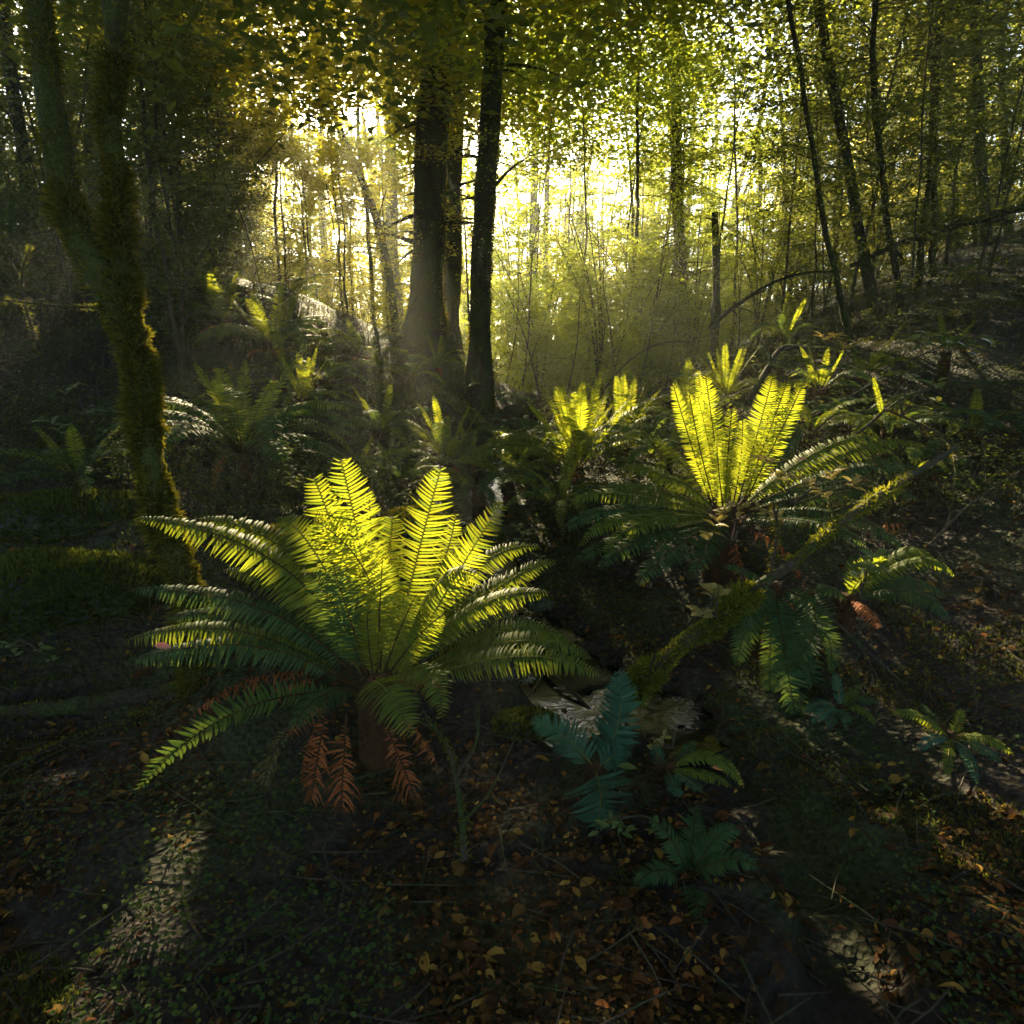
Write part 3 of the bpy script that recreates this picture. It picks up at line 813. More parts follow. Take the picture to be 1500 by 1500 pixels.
pixel_fern((1010, 1290), 1.95, [((950, 1200, 2.0), (980, 1225, 1.98), 'dark', .055, None, .2), ((1085, 1215, 2.0), (1050, 1228, 1.98), 'dark', .055, None, .2), ((1020, 1180, 2.15), (1015, 1225, 2.05), 'dark', .06, (1, 0, 0), .2),
                                ((1110, 1270, 1.85), (1060, 1260, 1.9), 'dark', .055, None, .2), ((930, 1300, 1.8), (965, 1275, 1.88), 'dark', .05, None, .2), ((1030, 1380, 1.7), (1020, 1320, 1.8), 'dark', .055, None, .2)],
           'dim dark green fern at the bottom edge below the small curving fern', 'shield_fern', 'shield ferns', K=12, N=24, cren=.22, prof=spear, wfac=1.15, r=.015)
# other ferns: crown pixel, depth, size, upright, arching
OF = [
    ((845, 690), 6.6, 1.05, 14, 18, 'fern with clustered yellow fronds left of the tall right bank fern, near the stream bend', 'young', 'mid', 1),
    ((912, 672), 7.3, .85, 10, 9, 'small fern touching behind the yellow fern by the stream bend', 'young', 'mid', 0),
    ((355, 668), 5.5, .95, 6, 22, 'dark green fern on the left bank beside the mossy leaning tree', 'mid', 'dark', 3),
    ((448, 618), 7.4, .62, 9, 7, 'bright yellow fern above and right of the dark left bank fern', 'young', 'dark', 1),
    ((400, 520), 8.4, .9, 6, 14, 'shaggy dark fern near the ridge top, nearer the old trunks', 'mid', 'dark', 4),
    ((328, 505), 8.6, .85, 6, 8, 'upright fern on the ridge top left of the shaggy dark fern', 'mid', 'dark', 3),
    ((655, 682), 6.5, .7, 6, 14, 'fern in the middle with short yellow fronds above drooping green ones', 'young', 'dark', 1),
    ((690, 682), 6.7, .5, 4, 5, 'small yellow tipped fern right behind the middle drooping fern', 'young', 'mid', 0),
    ((642, 562), 9.8, .55, 3, 14, 'tufted fern at the foot of the two big trunks on the ridge', 'young', 'dark', 1),
    ((1062, 585), 7.2, .62, 8, 12, 'fern with pale yellow fronds directly behind the tall right bank fern', 'young', 'mid', 0),
    ((1200, 575), 6.6, .55, 4, 10, 'fern with one tall yellow frond right of the tall right bank fern', 'young', 'dark', 0),
    ((1148, 500), 9.2, .65, 5, 10, 'hazy fern below the thin arching branch on the right slope', 'young', 'dark', 0),
    ((1300, 632), 5.6, .55, 1, 10, 'fern half hidden on the right slope with one yellow spotted frond', 'young', 'dark', 0),
    ((1250, 622), 5.8, .5, 0, 9, 'dim teal fern on the right slope behind the arching fronds', 'mid', 'dark', 0),
    ((120, 712), 4.9, .55, 3, 9, 'dim fern behind the mossy mound at the far left', 'mid', 'dark', 0),
    ((745, 712), 5.9, .5, 3, 12, 'low spreading fern between the middle fern and the stream', 'mid', 'mid', 0),
    ((820, 745), 5.2, .55, 2, 11, 'low green fern at the waterside left of the tall right bank fern', 'mid', 'mid', 0),
    ((700, 720), 5.9, .55, 0, 12, 'drooping teal fern over the dark hollow by the stream', 'mid', 'dark', 0),
    ((975, 668), 5.6, .6, 1, 14, 'grey green arching fern left behind the tall right bank fern', 'young', 'dark', 0),
    ((480, 600), 7.8, .55, 0, 10, 'grassy dark fern on the slope right of the bright yellow fern', 'mid', 'dark', 0),
    ((20, 360), 8.5, .7, 0, 10, 'dim fern high on the dark left slope at the photo edge', 'mid', 'dark', 0),
    ((1385, 520), 6.8, .45, 2, 8, 'small fern among twigs on the upper right slope', 'mid', 'dark', 0),
    ((1480, 640), 5.4, .5, 0, 9, 'dim fern at the right edge on the dark slope', 'mid', 'dark', 0),
    ((1140, 540), 8.2, .5, 0, 10, 'dark fern beside the bent fallen branch on the right', 'mid', 'dark', 0),
    ((930, 610), 9.5, .6, 3, 9, 'hazy fern deep in the valley behind the stream bend', 'young', 'mid', 0),
    ((600, 590), 9.0, .5, 0, 9, 'dim fern on the ridge slope below the two big trunks', 'mid', 'dark', 0),
    ((1185, 640), 5.8, .6, 1, 11, 'fern on the right slope just behind the pale leaved shrub reaching right', 'mid', 'mid', 0),
    ((1335, 700), 5.0, .5, 0, 11, 'dark fern on the right slope near the end of the mossy branch', 'mid', 'dark', 1),
    ((1425, 640), 5.8, .5, 2, 9, 'fern on the right slope beyond the curving mossy twig', 'mid', 'dark', 0),
    ((1265, 555), 7.2, .6, 2, 11, 'bushy fern on the right slope in front of the yellowing shrub', 'mid', 'mid', 0),
    ((1010, 630), 6.4, .65, 3, 12, 'bushy fern behind the left side of the tall right bank fern', 'mid', 'mid', 0),
    ((560, 655), 7.2, .6, 2, 12, 'bushy dark fern on the bank left of the middle fern', 'mid', 'dark', 1),
    ((590, 712), 6.0, .5, 1, 11, 'low fern right behind the tips of the biggest fern', 'mid', 'mid', 0),
    ((515, 705), 5.8, .5, 1, 10, 'low dark fern behind the biggest fern at its left shoulder', 'mid', 'dark', 0),
    ((235, 640), 6.2, .6, 1, 11, 'dim fern directly behind the leaning mossy trunk', 'mid', 'dark', 1),
    ((530, 545), 9.0, .7, 2, 12, 'grassy fern on the open ridge face below the crest', 'mid', 'dark', 2),
    ((785, 680), 7.0, .55, 2, 10, 'low fern in front of the slanting mossy log', 'mid', 'mid', 0),
    ((715, 600), 9.2, .55, 1, 11, 'dim fern at the foot of the clean straight ridge trunk', 'mid', 'dark', 0),
    ((1090, 690), 5.2, .55, 1, 11, 'arching fern right behind the crown of the tall right bank fern', 'mid', 'mid', 0),
    ((430, 470), 9.7, .6, 1, 10, 'fern on the ridge crest left of the sunlit gap', 'mid', 'dark', 0),
]
for (px, Y, size, nu, na, lab, us, as_, nd) in OF:
    fern(at(px[0], px[1], Y), size * 1.15, int(nu * 1.15), int(na * 1.3), lab, us, as_, nd)

# ------------------------------------------------------------------ mossy leaning tree on the left
def moss_on_path(mb, P, rad, n, L, seed, up=.3, m=0, W=.008, out=1.0):
    rg = np.random.default_rng(seed)
    P = np.asarray(P); rad = np.broadcast_to(np.asarray(rad, float), (len(P),))
    Tn, A, B = frames(P)
    s = rg.uniform(0, len(P) - 1.001, n); i = s.astype(int); f = (s - i)[:, None]
    c = P[i] * (1 - f) + P[i + 1] * f
    r = rad[i] * (1 - f[:, 0]) + rad[i + 1] * f[:, 0]
    a = rg.uniform(0, 2 * PI, n)
    o = A[i] * np.cos(a)[:, None] + B[i] * np.sin(a)[:, None]
    base = c + o * (r * .93)[:, None]
    clump = np.clip(.6 + .95 * wob(base, 11, 3, 3), .15, 1.6)
    D = nrm(o * out + Tn[i] * up + rg.normal(0, .35, (n, 3)) + np.array([0, 0, -.25]))
    Ln = L * clump * rg.uniform(.5, 1.3, n)
    kp = wob(base, 5, 3, 6) + rg.normal(0, .15, n) > -.38
    base, D, Ln, n = base[kp], D[kp], Ln[kp], int(kp.sum())
    leafquads(mb, base, D, rg.normal(0, 1, (n, 3)), Ln, W * rg.uniform(.7, 1.4, n), m, bend=.25)


def mossy_tree():
    pb = at(283, 1012, 3.0)
    pts = [pb + [0, 0, -.12], at(284, 960, 3.0), at(278, 880, 3.0), at(250, 800, 3.02), at(232, 720, 3.05), at(216, 640, 3.1), at(205, 560, 3.15), at(193, 490, 3.2), at(178, 400, 3.25), at(168, 300, 3.3), at(165, 180, 3.35), at(166, 60, 3.4)]
    top = [at(170, -150, 3.6), at(180, -500, 3.9), at(190, -1000, 4.3)]
    P = resample(pts + top, 90)
    px = np.array([44, 40, 46, 46, 48, 50, 46, 40, 36, 34, 33, 32]) * .5 / F * 3.2
    rad = np.interp(np.linspace(0, 1, 90), np.linspace(0, 1, len(pts) + 3), list(px * .74) + [.08, .07, .05])
    rad = rad * (1 + .09 * wob(P, 7, 2, 4))
    P[4:] += np.c_[.02 * wob(P[4:], 4, 2, 2), .02 * wob(P[4:], 4, 2, 5), np.zeros(86)]
    root = thing('mossy_tree', 'leaning forked tree shaggy with moss, sunlit gold near its foot, left of the big fern', 'tree', pts[0])
    o = pts[0]
    mb = MB(); tube(mb, P - o, rad, 16, 0, .15, 3)
    mb.build('trunk', M['bark_moss'], root)
    L = resample([at(196, 500, 3.2), at(168, 440, 3.22), at(140, 390, 3.26), at(112, 330, 3.32), at(92, 270, 3.4), at(78, 180, 3.5), at(60, 40, 3.7), at(30, -300, 4.2), at(20, -800, 4.8)], 50)
    lr = np.interp(np.linspace(0, 1, 50), [0, .3, 1], [.075, .07, .045])
    mb = MB(); tube(mb, L - o, lr, 12, 0, .15, 4); mb.build('limb', M['bark_moss'], root)
    mb = MB()
    moss_on_path(mb, P[:76] - o, rad[:76], 30000, .055, 21, up=.35)
    moss_on_path(mb, L[:46] - o, lr[:46], 11000, .05, 22, up=.35)
    # a skirt of hanging tufts and little ferns on the trunk
    mb.build('moss', M['moss'], root)
    # roots spreading along the ground
    for k, (rp, r0) in enumerate([([(262, 1000, 3.0), (190, 1008, 2.95), (90, 1032, 2.85), (-20, 1052, 2.8), (-90, 1062, 2.75)], .035), ([(265, 1008, 2.98), (200, 1040, 2.85), (110, 1080, 2.7), (20, 1120, 2.5)], .022),
                                   ([(300, 1000, 3.0), (340, 990, 3.0), (395, 970, 3.1), (450, 955, 3.2)], .02)]):
        Q = resample([at(*p) for p in rp], 24)
        Q[:, 2] = G(Q) + r0 * .4
        mb = MB(); tube(mb, Q - o, np.linspace(r0 * 1.2, r0 * .6, 24) * (1 + .2 * wob(Q, 9, 2, k)), 12, 0, .3, 7 + k)
        rt = mb.build('root', M['bark'], root)
        mm = MB(); moss_on_path(mm, Q - o, np.full(24, r0 * .9), 900, .022, 80 + k, up=.2, W=.007)
        mm.build('moss', M['moss'], rt)
    # crown, mostly above the picture
    mb = MB(); rg = np.random.default_rng(33)
    crown_cloud(mb, P[-1] - o + [0, 0, -1.5], (3.0, 3.0, 1.6), 9000, .12, rg, o)
    mb.build('crown', M['beech_shaded'], root, smooth=False)


def crown_cloud(mb, centre, radii, n, leaf, rg, off=np.zeros(3), m=0, clumps=40, spread=.28):
    centre = np.asarray(centre, float); radii = np.asarray(radii, float)
    cc = nrm(rg.normal(size=(clumps, 3))) * (rg.random((clumps, 1)) ** .4) * radii + centre
    k = rg.integers(0, clumps, n)
    C = cc[k] + rg.normal(0, 1, (n, 3)) * radii * spread * np.array([1, 1, .45])
    C = C[carve(C + off)]
    n = len(C)
    a = rg.uniform(0, 2 * PI, n)
    D = np.c_[np.cos(a), np.sin(a), rg.normal(-.15, .3, n)]
    Nn = np.c_[rg.normal(0, .45, n), rg.normal(0, .45, n), np.ones(n)]
    leafquads(mb, C, D, Nn, leaf * rg.uniform(.6, 1.3, n), leaf * .6 * rg.uniform(.6, 1.3, n), m)


mossy_tree()


# ------------------------------------------------------------------ woodland trees
def sprays(mb_leaf, mb_wood, P, rad, z0, z1, n, length, leaf, rg, off, per=55, mleaf=0, mwood=0, el=12, wood_every=1):
    """flat leafy side branches along the stem path P (local)"""
    nP = len(P)
    CC, DD, NN = [], [], []
    for b in range(n):
        s = z0 + (z1 - z0) * rg.random()
        f = s * (nP - 1); i = min(int(f), nP - 2); f -= i
        p = P[i] * (1 - f) + P[i + 1] * f
        az = rg.uniform(0, 2 * PI)
        h = np.array([math.cos(az), math.sin(az), 0])
        L = length * rg.uniform(.45, 1.15) * (1.0 - .45 * (s - z0) / max(z1 - z0, .01))
        e = R(rg.normal(el, 14))
        t = np.linspace(0, 1, 6)[:, None]
        br = p + h * L * t * math.cos(e) + np.array([0, 0, 1]) * (L * (math.sin(e) * t - .28 * t * t))
        if mb_wood is not None and b % wood_every == 0:
            tube(mb_wood, br, np.linspace(max(.004, rad * .22), .0025, 6), 3, mwood, cap=False)
        k = int(per * L / length * rg.uniform(.7, 1.2)) + 4
        u = rg.random(k) ** .7
        sidev = np.array([-h[1], h[0], 0])
        lat = rg.normal(0, .2, k) * L * (.35 + .65 * np.sin(np.clip(u, 0, 1) * PI))
        c = np.stack([np.interp(u, t[:, 0], br[:, j]) for j in range(3)], 1) + sidev * lat[:, None] + np.c_[np.zeros(k), np.zeros(k), rg.normal(-.03, .05, k) * L]
        d = h + sidev * np.sign(lat)[:, None] * 1.1 + rg.normal(0, .5, (k, 3))
        nn = np.array([0, 0, 1.0]) + rg.normal(0, .45, (k, 3))
        CC.append(c); DD.append(d); NN.append(nn)
    if not CC: return
    C = np.concatenate(CC); D = np.concatenate(DD); Nn = np.concatenate(NN)
    k = carve(C + off)
    C, D, Nn = C[k], D[k], Nn[k]
    q = rg.uniform(.65, 1.3, len(C))
    leafquads(mb_leaf, C, D, Nn, leaf * q, leaf * .58 * q, mleaf)


TREE_GROUP = 'woodland trees behind the gully'


def tree(path, r0, r1, label, bark='bark', leafmat='beech', crown=(.5, 1.0), nspray=30, length=1.2, leaf=.05, per=60, seed=0, name='woodland_tree', cat='tree',
         sides=10, rough=.12, group=TREE_GROUP, flare=1.35, el=12, stubs=0, shade_crowns=()):
    rg = np.random.default_rng(seed + 900)
    n = 40
    P = resample(path, n)
    o = P[0].copy()
    root = thing(name, label, cat, o, group)
    Pl = P - o
    wa = r0 * .35 if r0 > .06 else .07 + r0
    wig = np.c_[wob(P * [0, 0, 1] + seed, 1.0, 3, seed % 9), wob(P * [0, 0, 1] + seed, 1.0, 3, (seed + 3) % 9), np.zeros(n)] * wa
    wig -= wig[0]
    Pl = Pl + wig
    rad = np.linspace(r0, r1, n)
    rad[:5] *= np.linspace(flare + (.35 if r0 > .1 else 0), 1, 5)
    if r0 > .1:
        n2 = 110
        fin = np.linspace(0, n - 1, n2)
        Pf = np.stack([np.interp(fin, np.arange(n), Pl[:, k]) for k in range(3)], 1); rf = np.interp(fin, np.arange(n), rad)
        mb = MB(); tube(mb, Pf, rf, 40, 0, .09, seed)
    else:
        mb = MB(); tube(mb, Pl, rad, sides, 0, rough, seed)
    for k in range(stubs):
        i = rg.integers(8, n - 6); az = rg.uniform(0, 2 * PI)
        h = np.array([math.cos(az), math.sin(az), .25]); L = rg.uniform(.25, .9)
        tube(mb, resample([Pl[i], Pl[i] + h * L * .5 + [0, 0, .02], Pl[i] + h * L + [0, 0, -.1 * L]], 6), np.linspace(r0 * .14, .004, 6), 4, 0)
    ml = MB()
    if nspray:
        sprays(ml, mb, Pl, r0, crown[0], crown[1], int(nspray * 2.2), length, leaf, rg, o, int(per * 2.6), el=el)
    for (cc, cr, cn) in shade_crowns:
        crown_cloud(ml, np.asarray(cc) - o, cr, int(cn * 2.6), .11, rg, o, clumps=90, spread=.24)
        for k in range(5):
            e = np.asarray(cc) - o + rg.normal(0, .4, 3) * np.asarray(cr)
            i = n - 1 - k * 3
            bp = resample([Pl[i], (Pl[i] + e) * .5 + [0, 0, .5], e], 14)
            if carve(bp + o).all(): tube(mb, bp, np.linspace(rad[i] * .5, .01, 14), 5)
    mb.build('trunk', M[bark], root)
    if r0 > .1:
        mm = MB(); moss_on_path(mm, Pl[:16], rad[:16] * 1.02, int(9000 * r0 / .2), .05, seed, up=.1, W=.016)
        mm.build('moss', M['moss'], root)
    if ml.n: ml.build('crown', M[leafmat], root, smooth=False)
    return root


def grow(base_px, top_px, Yb, H, lean_extra=0.0):
    """trunk path: visible foot and a point higher up, continued to height H above the foot"""
    b = at(*base_px, Yb)
    t = at(*top_px, Yb + lean_extra)
    b[2] = min(b[2], gz(b[0], b[1])) - .1
    d = (t - b) / (t[2] - b[2])
    mid = b + d * H * .5 + np.array([.05, 0, 0])
    top = b + d * H * np.array([.9, .9, 1])
    return [b, b + d * H * .22, mid, top]


# named trunks
big = [
    ((624, 515), (632, 283), 11.0, 14, .26, .18, 'thickest dark trunk on the ridge, bark mossy and sprouting leafy twigs', 'bark', 26, .62),
    ((661, 500), (664, 283), 12.5, 14, .165, .12, 'dark trunk close behind the thickest ridge trunk, on its right', 'bark', 24, .45),
    ((700, 552), (713, 283), 9.2, 14, .136, .11, 'clean straight ridge trunk bending slightly, right of the paired dark trunks', 'bark', 10, .45),
    ((584, 478), (552, 290), 13.5, 12, .085, .05, 'slim ridge trunk leaning left against the yellow light', 'bark', 24, .4),
    ((579, 470), (573, 290), 17.0, 14, .16, .1, 'hazy golden trunk just behind the slim leaning ridge trunk', 'bark_hazed', 24, .4),
    ((541, 480), (533, 290), 15.0, 12, .05, .03, 'thin straight trunk left of the slim leaning trunk', 'bark_hazed', 24, .4),
    ((779, 560), (781, 283), 20.0, 15, .13, .09, 'pale hazy trunk alone in the bright middle gap', 'bark_hazed', 18, .5),
    ((1004, 500), (992, 283), 13.0, 13, .11, .08, 'dark knotted trunk wrapped in foliage left of the broken snag', 'bark', 34, .3),
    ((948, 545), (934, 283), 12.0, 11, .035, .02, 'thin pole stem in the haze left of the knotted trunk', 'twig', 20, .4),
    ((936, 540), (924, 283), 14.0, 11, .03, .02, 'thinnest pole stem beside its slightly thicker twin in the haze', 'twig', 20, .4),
    ((1287, 468), (1250, 283), 10.0, 12, .075, .05, 'dark curved trunk on the right slope, thicker than its neighbours', 'bark', 30, .35),
    ((1322, 455), (1302, 283), 9.2, 10, .045, .03, 'slender straight trunk right of the dark curved trunk', 'bark', 26, .35),
    ((1255, 488), (1205, 283), 8.6, 9, .035, .02, 'slender pole leaning left on the right slope', 'bark', 22, .4),
    ((1340, 428), (1356, 283), 10.5, 9, .045, .03, 'golden mossy stem leaning right, first of a close pair', 'bark_moss', 20, .4),
    ((1366, 425), (1362, 283), 10.8, 9, .05, .03, 'golden mossy upright stem, second of a close pair', 'bark_moss', 20, .4),
    ((1447, 372), (1440, 283), 11.5, 11, .09, .06, 'dark trunk on the upper right slope near the picture edge', 'bark', 30, .3),
    ((1482, 370), (1476, 283), 12.5, 11, .07, .05, 'dark trunk at the far right edge, top of the slope', 'bark', 30, .3),
    ((1402, 385), (1396, 283), 13.5, 12, .08, .06, 'dim trunk between the golden pair and the edge trunks', 'bark', 30, .3),
    ((1232, 470), (1225, 283), 14.0, 12, .06, .04, 'dim upright trunk behind the leaning poles on the right slope', 'bark', 30, .3),
    ((1165, 490), (1150, 283), 15.0, 12, .05, .03, 'thin dark stem rising above the arching branch', 'bark', 28, .3),
    ((1100, 530), (1108, 283), 16.0, 12, .06, .04, 'golden lit stem right of the broken snag', 'bark_hazed', 28, .35),
    ((258, 470), (262, 283), 10.5, 10, .04, .03, 'dim thin stem right behind the mossy leaning tree', 'bark', 30, .3),
    ((60, 430), (40, 283), 10.5, 11, .09, .07, 'black trunk in the dark upper left corner', 'bark', 34, .2),
    ((120, 430), (128, 283), 12.0, 11, .08, .06, 'black trunk seen between the forks of the mossy tree', 'bark', 34, .2),
    ((215, 440), (225, 283), 12.5, 11, .07, .05, 'dim trunk in the leafy shade right of the mossy tree top', 'bark', 34, .2),
    ((310, 440), (318, 283), 12.0, 10, .03, .02, 'thin stem amid dense leaves left of the sunny gap', 'twig', 34, .15),
    ((410, 440), (402, 283), 12.8, 10, .03, .02, 'thin stem in backlit golden leaves nearest the sunny gap', 'twig', 34, .15),
]
SHADE_CROWNS = {0: [((-1.2, 8.4, 6.7), (3.6, 1.7, 1.5), 9000)], 2: [((1.6, 6.0, 8.0), (3.4, 2.4, 1.4), 8000)], 10: [((3.4, 9.4, 7.2), (3.2, 1.8, 1.6), 8000)],  # extra crown masses added to block sunlight over the gully and slopes
          3: [((-4.6, 10.5, 7), (2.8, 2, 1.8), 7000), ((-4.3, 13.4, 5.0), (2.0, 1.1, .9), 3500)], 1: [((-2.6, 11.6, 5.9), (3.0, 1.6, 1.3), 7000)], 7: [((.6, 13.2, 6.0), (3.6, 1.8, 1.4), 9000)],
          23: [((-7.2, 12.2, 6.3), (3.0, 2.2, 2.4), 8000)], 15: [((6.8, 12.2, 7.0), (3.2, 2.2, 2.2), 8000)], 8: [((.8, 9.8, 6.0), (2.6, 1.2, .9), 4000)]}
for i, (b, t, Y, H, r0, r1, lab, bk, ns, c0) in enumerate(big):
    dim = b[0] < 330 or b[0] > 1200  # side slopes take the leaf colour darkened for shade
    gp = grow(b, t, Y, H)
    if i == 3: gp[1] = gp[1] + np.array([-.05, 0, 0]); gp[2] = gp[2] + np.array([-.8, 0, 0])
    tree(gp, r0, r1, lab, bk, 'beech_shaded' if dim else ('beech_sunlit' if b[0] < 700 else 'beech'), (c0 * .6 if r0 < .2 else .18, 1.0), ns, 1.35 if r0 < .2 else 1.0, .05 if Y < 14 else .06, 70, i, stubs=5 if r0 > .05 else 2,
         sides=14 if r0 > .1 else 8, shade_crowns=SHADE_CROWNS.get(i, ()))

# broken snag
def snag():
    b = at(1047, 530, 11.0); b[2] = gz(b[0], b[1]) - .1
    t = at(1047, 311, 11.0)
    root = thing('broken_snag', 'bare dead snag snapped off flat at the top, knob halfway up', 'tree', b)
    P = resample([b, b * .5 + t * .5 + [.03, 0, 0], t], 30)
    rad = np.linspace(.065, .05, 30); rad[11:14] *= [1.2, 1.5, 1.2]
    mb = MB(); tube(mb, P - b, rad, 10, 0, .12, 4)
    Pb = t - b + [0, 0, -.12]
    tube(mb, [Pb, Pb + [-.1, 0, .04], Pb + [-.17, 0, .02]], [.02, .012, .004], 5)
    mb.build('trunk', M['bark'], root)


snag()

# thicket saplings, each its own tree
sap_specs = []
rs = np.random.default_rng(77)
LAB = ['slender sapling in the pale hazy thicket beyond the stream', 'slender sapling in the golden backlit thicket beyond the ridge', 'slender sapling in the dim thicket on the right slope', 'slender sapling in the dark thicket on the left slope']
GRP = ['saplings in the hazy middle thicket', 'saplings in the golden thicket', 'saplings on the right slope', 'saplings on the left slope']


def blocked(x, y):
    # keep the gully, the ferns and the open view of the ridge free
    u = x / max(y, .1)
    if y < 7.5 and abs(u) < .8: return True
    return False


KEY = [at(*p) for p in [(560, 765, 2.7), (500, 720, 2.75), (635, 740, 2.7), (715, 760, 2.66), (285, 800, 3.0), (262, 720, 3.05), (300, 860, 3.0), (1000, 600, 4.25), (1040, 620, 4.2), (1150, 600, 4.2), (850, 640, 6.7), (445, 590, 7.6), (652, 650, 6.5), (120, 840, 3.6)]]


def stem_clear(P, r=.16):
    P = resample(P, 60)
    for t in KEY:
        v = P - t
        pr = v @ SUN
        if ((pr > .5) & (np.linalg.norm(v - pr[:, None] * SUN, axis=1) < r)).any(): return False
    return True


def sapling(x, y, H, seed):
    u = x / y
    z = gz(x, y)
    rg = np.random.default_rng(seed)
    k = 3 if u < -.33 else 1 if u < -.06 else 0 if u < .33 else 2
    dx, dy = rg.normal(0, .07, 2) * H
    P = [[x, y, z - .08], [x + dx * .2, y + dy * .2, z + H * .3], [x + dx * .55, y + dy * .55, z + H * .65], [x + dx, y + dy, z + H]]
    r = rg.uniform(.014, .034)
    if not stem_clear(P): return
    tree(P, r, .006, LAB[k], 'twig' if k != 0 else 'bark_hazed', ('beech', 'beech_sunlit', 'beech_shaded', 'beech_shaded')[k], (rg.uniform(.03, .2), 1.0), int(H * rg.uniform(4, 6)), rg.uniform(.7, 1.15),
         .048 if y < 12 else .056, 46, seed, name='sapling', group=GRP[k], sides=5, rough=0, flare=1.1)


cnt = 0
while cnt < 150:
    if cnt < 70:
        y = rs.uniform(8.5, 24); u = rs.uniform(-.8, .8)
    elif cnt < 110:
        y = rs.uniform(11.2, 17); u = rs.uniform(-.42, .05)
    elif cnt < 132:
        y = rs.uniform(11, 19); u = rs.uniform(.0, .45)
    else:
        y = rs.uniform(7.6, 13); u = rs.uniform(.42, .85) * (1 if rs.random() < .5 else -1)
    x = u * y
    if blocked(x, y): continue
    if -.36 < u < .04 and y < 11.3: continue
    if .04 < u < .5 and y < 9.8: continue
    if u > .5 and y < 8.6: continue
    sapling(x, y, rs.uniform(3.2, 7.5), 2000 + cnt)
    cnt += 1


def bush(x, y, H, W, leafm, label, grp, seed, leaf=.05, dens=1.0):
    rg = np.random.default_rng(seed)
    o = np.array([x, y, gz(x, y) - .05])
    root = thing('leafy_bush', label, 'bush', o, grp)
    mb, ml = MB(), MB()
    for k in range(7):
        a = rg.uniform(0, 2 * PI); q = W * rg.uniform(.2, .6)
        e = np.array([math.cos(a) * q, math.sin(a) * q, H * rg.uniform(.6, 1.0)])
        P = resample([[0, 0, 0], e * [.3, .3, .55], e], 12)
        tube(mb, P, np.linspace(.016, .005, 12), 5, 0, cap=False)
        sprays(ml, mb, P, .015, .08, 1.0, int(9 * H * dens) + 6, W * .5, leaf, rg, o, int(70 * dens), wood_every=3)
    mb.build('stem', M['twig'], root)
    ml.build('leaves', M[leafm], root, smooth=False)


BUSH = []
rb = np.random.default_rng(123)
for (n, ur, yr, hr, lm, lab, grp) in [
    (13, (-.80, -.40), (8.2, 12), (1.6, 3.4), 'beech_shaded', 'dense dark leafy bush on the shaded left slope', 'bushes on the left slope'),
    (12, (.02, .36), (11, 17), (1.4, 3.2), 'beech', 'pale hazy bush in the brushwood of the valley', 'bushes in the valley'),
    (6, (.40, .82), (11, 14.5), (1.4, 3.2), 'beech_shaded', 'dim leafy bush under the trunks of the right slope', 'bushes on the right slope')]:
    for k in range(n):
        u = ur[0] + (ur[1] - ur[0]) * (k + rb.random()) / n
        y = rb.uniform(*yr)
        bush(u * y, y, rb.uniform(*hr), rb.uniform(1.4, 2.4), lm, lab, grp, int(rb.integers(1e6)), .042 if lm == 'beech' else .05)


for (x, y, H, W, sd) in [(1.35, 10.4, 3.3, 2.4, 71), (2.3, 11.6, 3.9, 2.4, 72), (.5, 12.4, 3.0, 2.2, 73)]:
    bush(x, y, H, W, 'beech', 'pale hazy bush in the brushwood of the valley', 'bushes in the valley', sd, .045, 1.5)


def far_forest():
    rg = np.random.default_rng(5)
    mb = MB()
    for k in range(300):
        y = rg.uniform(22, 52); u = rg.uniform(-1.0, 1.0); x = u * y
        H = rg.uniform(7, 15) if (u < -.7 or u > .4) else rg.uniform(5.5, 11); r = rg.uniform(.04, .16)
        z = gz(x, y) - .1
        P = resample([[x, y, z], [x + rg.normal(0, .2), y, z + H * .5], [x + rg.normal(0, .5), y, z + H]], 10)
        tube(mb, P, np.linspace(r, r * .4, 10), 6, 0, cap=False)
        sprays(mb, None, P, r, rg.uniform(.02, .15), 1.0, int(H * 2.9), 1.9, .165, rg, np.zeros(3), 100, mleaf=1)
    o = mb.build('distant_forest', [M['bark_hazed'], M['beech_sunlit']], smooth=False)
    tag(o, 'sunlit woodland filling the distance behind the gully', 'woodland', kind='stuff')


far_forest()

# unseen trees added round the gully so that their crowns shade it
def shade_tree(x, y, H, crown_c, crown_r, n, label, seed, r=.2):
    rg = np.random.default_rng(seed)
    z = gz(x, y) - .1
    root = thing('added_shade_tree', label, 'tree', (x, y, z), 'unseen trees added for shade')
    o = np.array([x, y, z])
    top = np.asarray(crown_c, float)
    P = resample([o, o + [0, 0, H * .4], (o + [0, 0, H * .75]) * .6 + top * .4, top], 30) - o
    mb = MB(); tube(mb, P, np.linspace(r * 1.1, r * .4, 30), 10, 0, .12, seed)
    for k in range(7):
        e = P[-1] + rg.normal(0, .5, 3) * np.asarray(crown_r)
        i = rg.integers(16, 28)
        tube(mb, resample([P[i], (P[i] + e) * .5 + [0, 0, .3], e], 8), np.linspace(r * .3, .01, 8), 5)
    mb.build('trunk', M['bark'], root)
    mc = MB(); crown_cloud(mc, top - o, crown_r, n, .2, rg, o, clumps=60)
    mc.build('crown', M['beech_shaded'], root, smooth=False)


